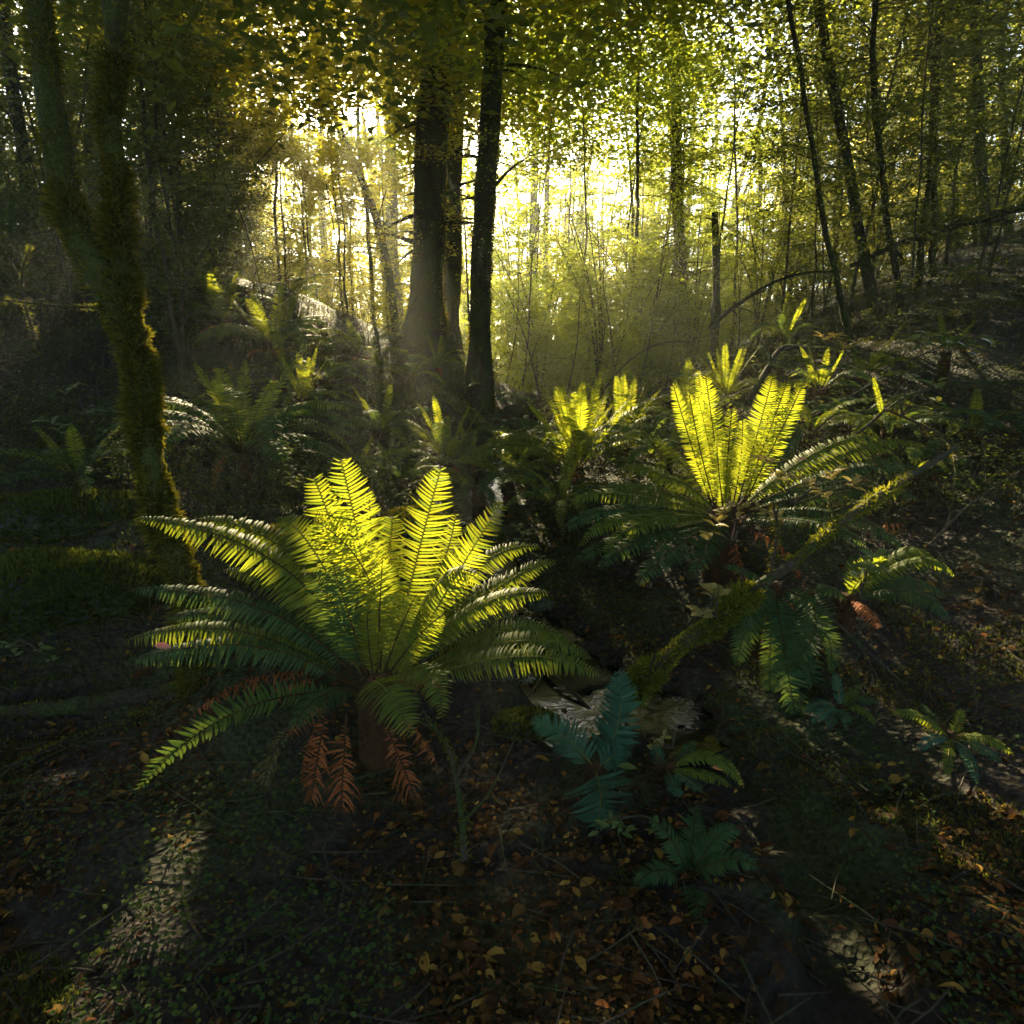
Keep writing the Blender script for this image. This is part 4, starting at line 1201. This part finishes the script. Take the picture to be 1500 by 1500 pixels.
SH = [(-6.5, 1.5, 9, (-4, 1.5, 7.6), (3.6, 3.4, 1.8), 9000), (6.5, 2, 9, (4, 2, 7.6), (3.6, 3.4, 1.8), 9000), (-1.5, -5, 9, (0, -3.5, 7.4), (4, 3.4, 2), 9000),
      (-8, -4, 8, (-7, -4, 5), (3.4, 3.4, 3.6), 8000), (8, -4, 8, (7, -4, 5), (3.4, 3.4, 3.6), 8000), (1.5, -9, 8, (0, -8, 4.5), (5, 2.4, 4), 9000), (-7, 6.5, 10, (-6.4, 6, 6.8), (3, 3.2, 2.4), 8000),
      (7.5, 6.5, 11, (6.6, 6, 7.2), (3, 3.2, 2.4), 8000), (-9, 2, 7, (-8, 2, 3.8), (2, 3.6, 3.2), 7000), (9, 1.5, 7, (8, 1.5, 4.2), (2, 3.6, 3.2), 7000)]
for i, (x, y, H, cc, cr, n) in enumerate(SH):
    shade_tree(x, y, H, cc, cr, n, 'unseen tree added to shade the gully, crown above the picture', 40 + i)

# ------------------------------------------------------------------ fallen branches, logs, roots
def branch(name, label, pts, r0, r1, mat='twig', moss=0, group=None, twigs=0, seed=0, cat='branch', leaves=0, sit=False, mossL=.03, rough=.15):
    P = resample([at(*p) for p in pts], 40)
    if sit:
        P[:, 2] = np.maximum(P[:, 2], G(P) + r0 * .3)
    o = P[0].copy()
    rg = np.random.default_rng(seed + 50)
    rad = np.linspace(r0, r1, 40)
    root = thing(name, label, cat, o, group)
    mb = MB(); tube(mb, P - o, rad, 8, 0, rough, seed)
    for k in range(twigs):
        i = rg.integers(4, 36); d = nrm(nrm(P[min(i + 2, 39)] - P[i]) + rg.normal(0, .7, 3)); L = rg.uniform(.08, .4) * (np.linalg.norm(P[-1] - P[0]) ** .5)
        q = resample([P[i], P[i] + d * L * .5 + rg.normal(0, .03, 3) * L, P[i] + d * L + rg.normal(0, .12, 3) * L], 7) - o
        tube(mb, q, np.linspace(max(r1, rad[i] * .35), .0015, 7), 4, 0, cap=False)
        if rg.random() < .6:
            d2 = nrm(d + rg.normal(0, .8, 3))
            tube(mb, resample([q[3], q[3] + d2 * L * .3, q[3] + d2 * L * .5 + rg.normal(0, .05, 3) * L], 5), np.linspace(max(.002, rad[i] * .2), .001, 5), 3, 0, cap=False)
    mb.build('stem', M[mat], root)
    if moss:
        mm = MB(); moss_on_path(mm, P - o, rad, moss, mossL, seed + 9, up=.1, W=.006)
        mm.build('moss', M['moss_lit' if cat == 'shrub' or cat == 'log' else 'moss'], root)  # shrubs and logs get the moss with sunlight painted into its colour
    return root


branch('mossy_log', 'mossy fallen log slanting down from the ridge to the stream bed', [(632, 570, 9.3), (670, 592, 8.8), (705, 620, 8.2), (738, 645, 7.7), (790, 652, 7.4)], .075, .05, 'bark_moss', 2600, twigs=3, cat='log', mossL=.05)
branch('mossy_branch', 'thick mossy branch slanting from the pool up the right bank, yellow leaved seedling on it',
       [(905, 1025, 2.95), (950, 990, 2.95), (1010, 935, 3.0), (1060, 905, 3.05), (1105, 862, 3.15), (1150, 833, 3.2), (1190, 800, 3.3), (1260, 745, 3.5), (1330, 700, 3.8), (1400, 655, 4.2)], .035, .016, 'twig', 0, twigs=6, seed=3)
mroot = bpy.data.objects['mossy_branch']
mb = MB()
Pm = resample([at(*p) for p in [(915, 1015, 2.95), (950, 990, 2.95), (1010, 935, 3.0), (1060, 905, 3.05), (1105, 862, 3.15)]], 30)
moss_on_path(mb, Pm - np.array(mroot.location), np.full(30, .04), 5200, .06, 71, up=.1, W=.011, out=.8)
Pm2 = resample([at(*p) for p in [(1160, 826, 3.22), (1190, 800, 3.3), (1260, 745, 3.5), (1330, 700, 3.8)]], 20)
mb.build('moss', M['moss_lit'], mroot); mb = MB()
moss_on_path(mb, Pm2 - np.array(mroot.location), np.full(20, .024), 1800, .04, 72, up=.1, W=.011)
mb.build('moss', M['moss_lit'], mroot)
branch('dead_branch', 'grey forked dead branch standing out of leaf litter at the bottom middle', [(680, 1260, 1.85), (676, 1190, 2.0), (668, 1140, 2.12), (660, 1105, 2.2), (648, 1080, 2.25), (622, 1050, 2.3)], .013, .005, 'twig', 300, twigs=3, seed=5)
branch('dead_branch', 'pale upright twig forking off right above the grey dead branch', [(672, 1128, 2.14), (690, 1105, 2.2), (700, 1075, 2.25), (702, 1030, 2.3)], .008, .003, 'twig', 0, twigs=2, seed=6)
branch('dead_branch', 'dark stick lying across the shining stream pool', [(790, 965, 3.45), (825, 1000, 3.25), (865, 1040, 3.05)], .012, .008, 'twig', 0, sit=False, seed=7)
branch('dead_branch', 'straight bare stick slanting down right across the dark right bank', [(1180, 870, 3.3), (1250, 935, 3.1), (1325, 1002, 2.9)], .008, .005, 'twig', 0, twigs=3, seed=8)
branch('dead_branch', 'bleached upright mossy twig rising from the mossy branch', [(1128, 838, 3.2), (1136, 800, 3.2), (1138, 770, 3.2), (1132, 735, 3.2)], .009, .006, 'twig', 200, twigs=3, seed=9)
branch('bent_branch', 'long bare branch arching left over the right slope under the golden leaves', [(1040, 480, 9.0), (1075, 450, 9.2), (1130, 415, 9.4), (1180, 400, 9.6), (1230, 398, 9.8)], .03, .012, 'bark', 0, twigs=8, seed=10)
branch('fallen_branch', 'bent black branch propped up behind the tall right bank fern', [(1095, 590, 6.6), (1125, 540, 6.8), (1148, 510, 7.0), (1200, 512, 7.2)], .035, .02, 'bark', 0, twigs=3, seed=11)
branch('leaning_trunk', 'long thin fallen trunk slanting across the upper right slope', [(1245, 390, 10.0), (1330, 352, 10.0), (1420, 325, 9.8), (1530, 295, 9.4)], .03, .05, 'bark', 0, twigs=8, seed=12)
branch('fallen_branch', 'twiggy branch lying along the middle of the right slope', [(1130, 640, 5.6), (1230, 590, 6.0), (1330, 530, 6.6), (1420, 490, 7.2)], .012, .006, 'twig', 0, twigs=10, seed=13)
branch('fallen_branch', 'curved bare branch arching over the right slope edge', [(1250, 640, 5.2), (1330, 580, 5.5), (1420, 560, 5.5), (1510, 590, 5.2)], .012, .006, 'twig', 0, twigs=9, seed=14)
branch('fallen_branch', 'mossy twig curving down the right slope towards the fern fronds', [(1300, 600, 5.2), (1380, 640, 4.9), (1400, 690, 4.6), (1390, 740, 4.4)], .010, .005, 'twig', 500, twigs=6, seed=15)
branch('fallen_branch', 'broken twig on the dark slope near the right edge', [(1360, 800, 4.0), (1420, 740, 4.3), (1510, 680, 4.6)], .009, .005, 'twig', 0, twigs=8, seed=16)
branch('bare_shrub', 'bare twiggy bush catching light at the far left', [(60, 520, 6.6), (35, 440, 6.6), (32, 400, 6.6), (45, 360, 6.6)], .018, .006, 'twig', 700, twigs=26, seed=17, cat='shrub')  # bright moss added along the twigs to imitate sunlight catching them
branch('bare_shrub', 'bare horizontal twig sprays under the lit twiggy bush', [(150, 450, 6.0), (80, 448, 6.1), (0, 440, 6.2), (-40, 450, 6.2)], .014, .005, 'twig', 600, twigs=22, seed=18, cat='shrub')  # these twigs too carry bright tufts in place of sunlight
branch('bare_shrub', 'tangle of grey twigs on the dark left slope behind the mossy tree', [(150, 640, 5.6), (100, 570, 5.7), (60, 560, 5.7), (-10, 590, 5.7)], .008, .003, 'twig', 0, twigs=34, seed=19, cat='shrub')
branch('thin_sapling', 'whippy stem curving across the middle of the hazy valley', [(868, 600, 9.5), (905, 545, 9.5), (960, 505, 9.6), (1030, 500, 9.8)], .012, .005, 'twig', 0, twigs=8, seed=20, cat='shrub')
for k, (a, b, lab) in enumerate([((828, 590), (850, 420), 'first'), ((860, 590), (890, 440), ''), ((880, 600), (930, 400), ''), ((740, 570), (760, 400), ''), ((760, 570), (820, 380), ''), ((900, 600), (880, 400), ''),
                                 ((790, 580), (740, 420), ''), ((840, 600), (980, 380), ''), ((970, 590), (990, 430), ''), ((1010, 590), (1000, 420), ''), ((925, 600), (960, 430), ''), ((1075, 560), (1080, 380), '')]):
    Y = 9.6 + (k % 5) * .5
    branch('brushwood', 'thin bare stem of the brushwood rising in the hazy valley', [(*a, Y), ((a[0] + b[0]) / 2 + 6, (a[1] + b[1]) / 2, Y), (*b, Y + .3)], .010, .004, 'twig', 0, 'brushwood stems in the valley', 7, 300 + k, 'shrub')
for k, (pts, lab) in enumerate([([(258, 283, 6.5), (262, 360, 6.5), (275, 420, 6.5), (272, 470, 6.5), (255, 490, 6.5)], 'hanging vine looping down right of the mossy tree'),
                                ([(330, 270, 7.0), (355, 320, 7.0), (375, 390, 7.0), (390, 460, 7.0)], 'slanting vine in front of the backlit leaves left of the sun'),
                                ([(478, 270, 8.5), (490, 340, 8.5), (510, 450, 8.5)], 'thin dark vine hanging right beside the sunlit gap')]):
    branch('hanging_vine', lab, pts, .007, .005, 'twig', 0, None, 5, 400 + k, 'vine')
branch('dead_branch', 'slim bare pole leaning left at the foot of the thickest ridge trunk', [(573, 520, 9.6), (590, 480, 9.9), (612, 430, 10.2)], .018, .012, 'bark', 0, twigs=2, seed=21)

# mossy boulders / mounds and stream stones
def boulder(name, label, px, Y, rad, mat, moss_n=0, seed=0, cat='boulder', group=None, mossmat='moss_d', sink=.35):
    p = at(*px, Y)
    rg = np.random.default_rng(seed + 700)
    nu, nv = 28, 18
    th = np.linspace(0, 2 * PI, nu, endpoint=False); ph = np.linspace(.02, PI - .02, nv)
    D = np.stack([np.cos(th)[None] * np.sin(ph)[:, None], np.sin(th)[None] * np.sin(ph)[:, None], np.broadcast_to(np.cos(ph)[:, None], (nv, nu))], -1).reshape(-1, 3)
    r = 1 + .2 * wob(D, 1.6, 3, seed % 8)
    V = D * r[:, None] * np.asarray(rad)
    i = np.arange(nv - 1)[:, None] * nu; j = np.arange(nu)[None]; j2 = (j + 1) % nu
    Q = np.stack([i + j, i + nu + j, i + nu + j2, i + j2], -1).reshape(-1, 4)
    root = thing(name, label, cat, p, group)
    mb = MB(); mb.add(V, Q); mb.build('stone', M[mat], root)
    if moss_n:
        d = nrm(rg.normal(size=(moss_n, 3))); d[:, 2] = np.abs(d[:, 2]) * 1.1 - .15; d = nrm(d)
        rr = 1 + .2 * wob(d, 1.6, 3, seed % 8)
        c = d * rr[:, None] * np.asarray(rad) * .98
        nn = nrm(d / np.asarray(rad))
        mm = MB(); leafquads(mm, c, nn + rg.normal(0, .5, (moss_n, 3)), rg.normal(size=(moss_n, 3)), rg.uniform(.02, .055, moss_n) * max(.6, min(1.2, rad[0] * 2.4)), .013, 0)
        mm.build('moss', M[mossmat], root)
    return root


boulder('mossy_boulder', 'moss covered boulder glowing green behind the big fern', (598, 785), 4.1, (.26, .22, .16), 'rock_d', 5000, 1, mossmat='moss')
boulder('mossy_boulder', 'low moss cushion boulder left of the boulder behind the big fern', (405, 800), 3.9, (.3, .2, .1), 'rock_d', 4200, 2, mossmat='moss')
boulder('mossy_boulder', 'broad mossy mound at the left edge, nearer of two', (95, 885), 3.62, (.6, .32, .25), 'rock_d', 14000, 3)
boulder('mossy_boulder', 'long mossy bank at the left edge behind the nearer mound', (90, 785), 4.5, (.9, .32, .3), 'rock_d', 14000, 4)
boulder('mossy_boulder', 'dark mossy rock by the stream under the drooping middle fern', (700, 790), 4.7, (.16, .14, .08), 'rock_d', 1500, 5)
boulder('stream_stone', 'pale tan stone lit by the sun at the edge of the stream', (708, 922), 3.5, (.075, .06, .05), 'rock', 0, 6, 'stone')
boulder('stream_stone', 'grey stone in the water just upstream of the pale tan stone', (790, 885), 4.0, (.09, .07, .035), 'rock_d', 200, 7, 'stone')
boulder('stream_stone', 'dark wet stone between the big fern and the shining pool', (725, 985), 3.1, (.13, .1, .05), 'rock_d', 300, 8, 'stone')
boulder('stream_stone', 'yellowish flat stone at the rim of the shining pool', (765, 992), 3.2, (.08, .06, .03), 'rock', 200, 9, 'stone')
boulder('mossy_boulder', 'mossy hump on the stream edge left of the feathery fern', (775, 1062), 2.72, (.14, .1, .045), 'rock_d', 1800, 12)


# broad-leaved seedlings
def seedling(px, Y, clusters, label, mat='broad', leaf=.06, seed=0, name='broadleaf_seedling'):
    b = at(*px, Y)
    rg = np.random.default_rng(seed + 10)
    root = thing(name, label, 'plant', b, 'broadleaf seedlings')
    mb, ml = MB(), MB()
    for (cx, cy, cY, n) in clusters:
        c = at(cx, cy, cY)
        q = resample([b, (b + c) * .5 + rg.normal(0, .015, 3) + [0, 0, .02], c], 10) - b
        tube(mb, q, np.linspace(.005, .002, 10), 5)
        a = np.arange(n) * 2.4 + rg.uniform(0, 6, n) * .2
        D = np.c_[np.cos(a), np.sin(a), rg.uniform(.0, .9, n)]
        base = (c - b) + rg.normal(0, .006, (n, 3)) - np.array([0, 0, 1]) * (rg.random(n) * .04)[:, None]
        leaffine(ml, base, D, np.c_[np.zeros(n), -.5 * np.ones(n), np.ones(n)] + rg.normal(0, .2, (n, 3)), leaf * rg.uniform(.7, 1.2, n), leaf * .42 * rg.uniform(.8, 1.2, n))
    mb.build('stem', M['twig'], root)
    ml.build('leaves', M[mat], root)


seedling((1048, 905), 3.0, [(1030, 895, 3.0, 7), (1048, 868, 3.02, 7), (1052, 855, 3.0, 4)], 'yellow green leafy seedling perched on the mossy branch over the pool', 'broad_y', .075, 1)
seedling((1260, 880), 3.3, [(1280, 815, 3.2, 5), (1275, 830, 3.2, 4), (1262, 845, 3.25, 4)], 'round leaved seedling standing beside the fern with two pale arching fronds', 'broad', .085, 2)
seedling((1070, 800), 3.7, [(1060, 745, 3.6, 6), (1050, 762, 3.6, 6), (1085, 742, 3.62, 6), (1112, 745, 3.6, 6), (1040, 778, 3.6, 5), (1130, 755, 3.6, 6)], 'pale leaved shrub growing at the foot of the tall right bank fern', 'broad_y', .075, 3, 'broadleaf_shrub')
seedling((1160, 740), 3.8, [(1120, 668, 3.75, 6), (1135, 690, 3.75, 6), (1165, 692, 3.75, 7), (1185, 705, 3.8, 6), (1220, 690, 3.8, 6), (1250, 705, 3.8, 6), (1205, 720, 3.8, 5), (1290, 712, 3.9, 5), (1325, 690, 4.0, 5)],
         'pale leaved shrub reaching right across the arching fronds, pinkish leaf tips', 'broad_y', .07, 4, 'broadleaf_shrub')
seedling((1240, 530), 6.6, [(1205, 492, 6.6, 7), (1225, 490, 6.6, 7), (1255, 500, 6.6, 7), (1280, 505, 6.6, 7), (1235, 505, 6.6, 6)], 'yellowing broadleaf shrub low on the right slope below the trunks', 'broad_y', .1, 5, 'broadleaf_shrub')
seedling((1370, 520), 6.2, [(1330, 495, 6.2, 6), (1360, 490, 6.2, 6), (1390, 500, 6.2, 6), (1420, 510, 6.2, 6), (1455, 500, 6.0, 5)], 'green broadleaf shrub among twigs on the upper right slope', 'broad', .11, 6, 'broadleaf_shrub')
seedling((1320, 610), 4.9, [(1310, 545, 4.9, 6), (1340, 550, 4.9, 5), (1370, 560, 4.9, 6), (1375, 585, 4.9, 5)], 'broadleaf shrub beside the curved bare branch on the right slope', 'broad', .09, 7, 'broadleaf_shrub')
seedling((80, 650), 5.4, [(75, 615, 5.3, 6), (85, 625, 5.3, 5), (60, 610, 5.3, 5), (110, 560, 5.4, 5), (95, 570, 5.4, 4), (140, 600, 5.4, 5)], 'dim round leaved shrub in the dark at left behind the mounds', 'broad', .08, 8, 'broadleaf_shrub')
seedling((60, 955), 3.1, [(20, 950, 3.1, 6), (10, 945, 3.1, 6), (60, 945, 3.1, 5), (75, 960, 3.1, 4)], 'low leafy sprig at the left edge in front of the mound', 'broad', .05, 9)
seedling((785, 850), 4.4, [(770, 775, 4.5, 6), (765, 785, 4.5, 5), (790, 815, 4.4, 5), (760, 768, 4.6, 5)], 'bright leafy sprig on the bank above the stream pool', 'broad', .06, 10)
seedling((905, 1200), 2.1, [(895, 1200, 2.08, 6), (915, 1210, 2.08, 6), (880, 1208, 2.05, 5), (960, 1200, 2.1, 5)], 'olive leafed sprig under the feathery blue green fern', 'broad', .04, 11)
seedling((985, 1095), 2.5, [(965, 1085, 2.5, 4), (975, 1075, 2.5, 4), (955, 1090, 2.5, 4)], 'sprig with orange spotted leaves beside the feathery fern', 'broad_y', .04, 12)

# single conspicuous leaves
def oneleaf(px, Y, label, mat, L, W, dirv, nv, name='fallen_leaf', dz=0):
    p = at(*px, Y)
    mb = MB()
    leaffine(mb, np.zeros((1, 3)), np.array([dirv]), np.array([nv]), L, W, bend=.1)
    o = mb.build(name, M[mat])
    o.location = p
    tag(o, label, 'leaf')


oneleaf((226, 945), 2.33, 'pink curled leaf caught on the left fronds of the big fern', 'pinkleaf', .06, .03, (1, 0, -.1), (0, -.6, .8))
oneleaf((1082, 1018), 2.95, 'round pale lily like leaf floating on the dark pool', 'broad', .05, .055, (.9, .4, 0), (0, -.2, 1), 'floating_leaf')
oneleaf((905, 1122), 2.3, 'large green leaf lying at the foot of the feathery fern', 'broad', .075, .034, (1, -.1, 0), (0, -.3, 1))
oneleaf((1318, 888), 3.4, 'long yellow leaf lying on the dark right slope', 'broad_y', .07, .022, (1, 0, -.1), (0, -.4, 1))
oneleaf((1168, 672), 3.75, 'red leaf among the pale shrub leaves', 'pinkleaf', .055, .026, (1, 0, 0), (0, -.5, 1), 'red_leaf')

# ------------------------------------------------------------------ ground cover (beyond counting)
def gnormal(xy, e=.03):
    z0 = G(xy); zx = G(xy + [e, 0]); zy = G(xy + [0, e])
    n = np.c_[-(zx - z0) / e, -(zy - z0) / e, np.ones(len(xy))]
    return z0, nrm(n)


def scatter_xy(n, rg, ymin=1.15, ymax=9.5, power=1.0, umax=1.0):
    y = ymin * (ymax / ymin) ** (rg.random(n) ** power)
    u = rg.uniform(-umax, umax, n)
    return np.c_[u * y, y]


def stream_dist(xy):
    out = np.zeros(len(xy))
    for s in range(0, len(xy), 20000):
        q = xy[s:s + 20000]
        d = np.sqrt(((q[:, None] - SPT[None, :, :2]) ** 2).sum(-1))
        k = d.argmin(1)
        out[s:s + 20000] = d[np.arange(len(q)), k] - SW[k]
    return out


def litter():
    rg = np.random.default_rng(8)
    xy = scatter_xy(70000, rg)
    d = stream_dist(xy)
    xy = xy[(d > .02) | (rg.random(len(d)) < .06)]
    dn = wob(np.c_[xy, np.zeros(len(xy))], 3.2, 4, 4)
    xy = xy[rg.random(len(xy)) < np.clip(.5 + 1.1 * dn, .05, 1)]
    z, nn = gnormal(xy)
    n = len(xy)
    d = stream_dist(xy)
    a = rg.uniform(0, 2 * PI, n)
    D = np.c_[np.cos(a), np.sin(a), rg.normal(0, .25, n)]
    C = np.c_[xy, z + rg.uniform(.002, .018, n)]
    inw = d < 0
    C[inw, 2] += .08
    mb = MB()
    y = xy[:, 1]
    L = np.clip(np.exp(rg.normal(-3.9, .55, n)), .008, .075) * np.clip(.75 + .09 * y, .9, 1.6)
    leaffine(mb, C, D, nn + rg.normal(0, .35, (n, 3)), L, L * rg.uniform(.45, .7, n), fold=.4, bend=.3)
    tag(mb.build('leaf_litter', M['litter']), 'brown and yellow fallen leaves covering the forest floor', 'leaf litter', kind='stuff')
    # twigs in the litter
    mb = MB()
    xy = scatter_xy(900, rg, 1.2, 8)
    for p, z in zip(xy, G(xy)):
        a = rg.uniform(0, 2 * PI); L = rg.uniform(.06, .3) * (1 + .1 * p[1])
        d = np.array([math.cos(a), math.sin(a), rg.normal(0, .15)])
        s = np.array([p[0], p[1], z + .01])
        tube(mb, np.array([s, s + d * L * .5 + rg.normal(0, .02, 3) * L, s + d * L]), [.004, .003, .0015], 4, 0, cap=False)
    tag(mb.build('twig_debris', M['twig']), 'small broken twigs scattered over the forest floor', 'twigs', kind='stuff')


def moss_carpet():
    rg = np.random.default_rng(9)
    xy = scatter_xy(150000, rg, 1.3, 11)
    P3 = np.c_[xy, np.zeros(len(xy))]
    dens = wob(P3, 1.3, 3, 5) + .35 * (xy[:, 0] < -.4) * (xy[:, 1] > 3.0) + .2 * (xy[:, 1] > 5) - .25 * ((xy[:, 1] < 3) & (xy[:, 0] > -.2))
    k = dens > .18
    xy = xy[k]
    d = stream_dist(xy)
    xy = xy[d > 0]
    z, nn = gnormal(xy)
    n = len(xy)
    mb = MB()
    leafquads(mb, np.c_[xy, z], nn + rg.normal(0, .55, (n, 3)), rg.normal(size=(n, 3)), rg.uniform(.015, .04, n) * np.clip(.5 + xy[:, 1] * .13, .7, 1.8), .008 * np.clip(.5 + xy[:, 1] * .13, .7, 1.8))
    tag(mb.build('moss_carpet', M['moss_d']), 'green moss carpeting the banks of the gully', 'moss', kind='stuff')


def undergrowth():
    rg = np.random.default_rng(10)
    mb = MB()
    # creeping small leaves in the foreground
    xy = scatter_xy(26000, rg, 1.25, 9)
    P3 = np.c_[xy, np.zeros(len(xy))]
    fg = ((xy[:, 1] < 2.6) & (xy[:, 0] < -.2)) * .35 + (xy[:, 1] > 3.5) * .25
    k = (wob(P3, 2.1, 3, 6) + fg > .42) & (stream_dist(xy) > .05)
    xy = xy[k]
    z = G(xy); n = len(xy)
    a = rg.uniform(0, 2 * PI, n)
    D = np.c_[np.cos(a), np.sin(a), rg.uniform(-.2, .5, n)]
    L = rg.uniform(.012, .024, n) * np.clip(.6 + xy[:, 1] * .15, .8, 2)
    leaffine(mb, np.c_[xy, z + rg.random(n) ** 2 * .12], D, np.c_[rg.normal(0, .4, n), rg.normal(-.3, .4, n), np.ones(n)], L, L * .75, 0)
    # taller brush: thin stalks with small leaves on the slopes
    xy = scatter_xy(3600, rg, 4.4, 13)
    xy = xy[stream_dist(xy) > .3]
    for p, z in zip(xy, G(xy)):
        H = rg.uniform(.12, .5)
        d = nrm(np.array([rg.normal(0, .5), rg.normal(0, .5), 1]))
        s = np.array([p[0], p[1], z])
        e = s + d * H; e2 = e + nrm(np.array([d[0] * 2, d[1] * 2, .1])) * H * .4
        P = resample([s, e, e2], 7)
        tube(mb, P, np.linspace(.004, .0015, 7), 3, 1, cap=False)
        m = rg.integers(10, 30)
        i = rg.integers(2, 7, m)
        C = P[i] + rg.normal(0, .05, (m, 3)) * H * 1.5
        a = rg.uniform(0, 2 * PI, m)
        leafquads(mb, C, np.c_[np.cos(a), np.sin(a), rg.normal(0, .3, m)], np.c_[rg.normal(0, .4, m), rg.normal(0, .4, m), np.ones(m)], rg.uniform(.02, .05, m), .018, 0)
    tag(mb.build('undergrowth', [M['cover'], M['twig']]), 'low creeping leaves and brush covering the banks', 'undergrowth', kind='stuff')


litter()
moss_carpet()
undergrowth()

# ------------------------------------------------------------------ haze
def haze():
    m = bpy.data.materials.new('morning_haze'); m.use_nodes = True
    nt = m.node_tree; nt.nodes.clear()
    v = nt.nodes.new('ShaderNodeVolumePrincipled')
    v.inputs['Color'].default_value = (.92, .95, .86, 1)
    v.inputs['Density'].default_value = HAZE
    v.inputs['Anisotropy'].default_value = .62
    o = nt.nodes.new('ShaderNodeOutputMaterial')
    nt.links.new(v.outputs[0], o.inputs['Volume'])
    mb = MB()
    x0, x1, y0, y1, z0, z1 = -95, 95, -75, 115, -4, 24
    V = [(x, y, z) for z in (z0, z1) for y in (y0, y1) for x in (x0, x1)]
    mb.add(V, [[0, 2, 3, 1], [4, 5, 7, 6], [0, 1, 5, 4], [2, 6, 7, 3], [0, 4, 6, 2], [1, 3, 7, 5]])
    tag(mb.build('haze', m, smooth=False), kind='stuff')


HAZE = .0031
haze()

# ------------------------------------------------------------------ light, sky, camera
w = bpy.data.worlds.new('World'); scene.world = w; w.use_nodes = True
nt = w.node_tree; nt.nodes.clear()
sky = nt.nodes.new('ShaderNodeTexSky'); sky.sky_type = 'NISHITA'; sky.sun_disc = False
sky.sun_elevation = SUN_EL; sky.sun_rotation = SUN_AZ
bg = nt.nodes.new('ShaderNodeBackground'); bg.inputs[1].default_value = .098
wo = nt.nodes.new('ShaderNodeOutputWorld')
nt.links.new(sky.outputs[0], bg.inputs[0]); nt.links.new(bg.outputs[0], wo.inputs[0])
ld = bpy.data.lights.new('sun', 'SUN'); ld.energy = 5; ld.angle = R(.5); ld.color = (1, .82, .49)
lo = bpy.data.objects.new('sun', ld); COL.objects.link(lo)
lo.rotation_euler = Vector(SUN).to_track_quat('Z', 'Y').to_euler()
lo.location = (-6, 20, 20)

cd = bpy.data.cameras.new('camera'); cam = bpy.data.objects.new('camera', cd); COL.objects.link(cam)
cam.location = CAM
cam.rotation_euler = (PI / 2 - PITCH, 0, 0)
cd.sensor_width = 36; cd.lens = F / 1500 * 36
cd.clip_start = .02; cd.clip_end = 500
scene.camera = cam
vs = scene.view_settings
scene.display_settings.display_device = 'sRGB'
vs.view_transform = 'Standard'; vs.look = 'None'; vs.exposure = 2.75; vs.gamma = 1; vs.use_curve_mapping = False
cy = scene.cycles
cy.max_bounces = 7; cy.diffuse_bounces = 3; cy.glossy_bounces = 2; cy.transmission_bounces = 4; cy.volume_bounces = 1
cy.use_denoising = True
cy.sample_clamp_indirect = 6
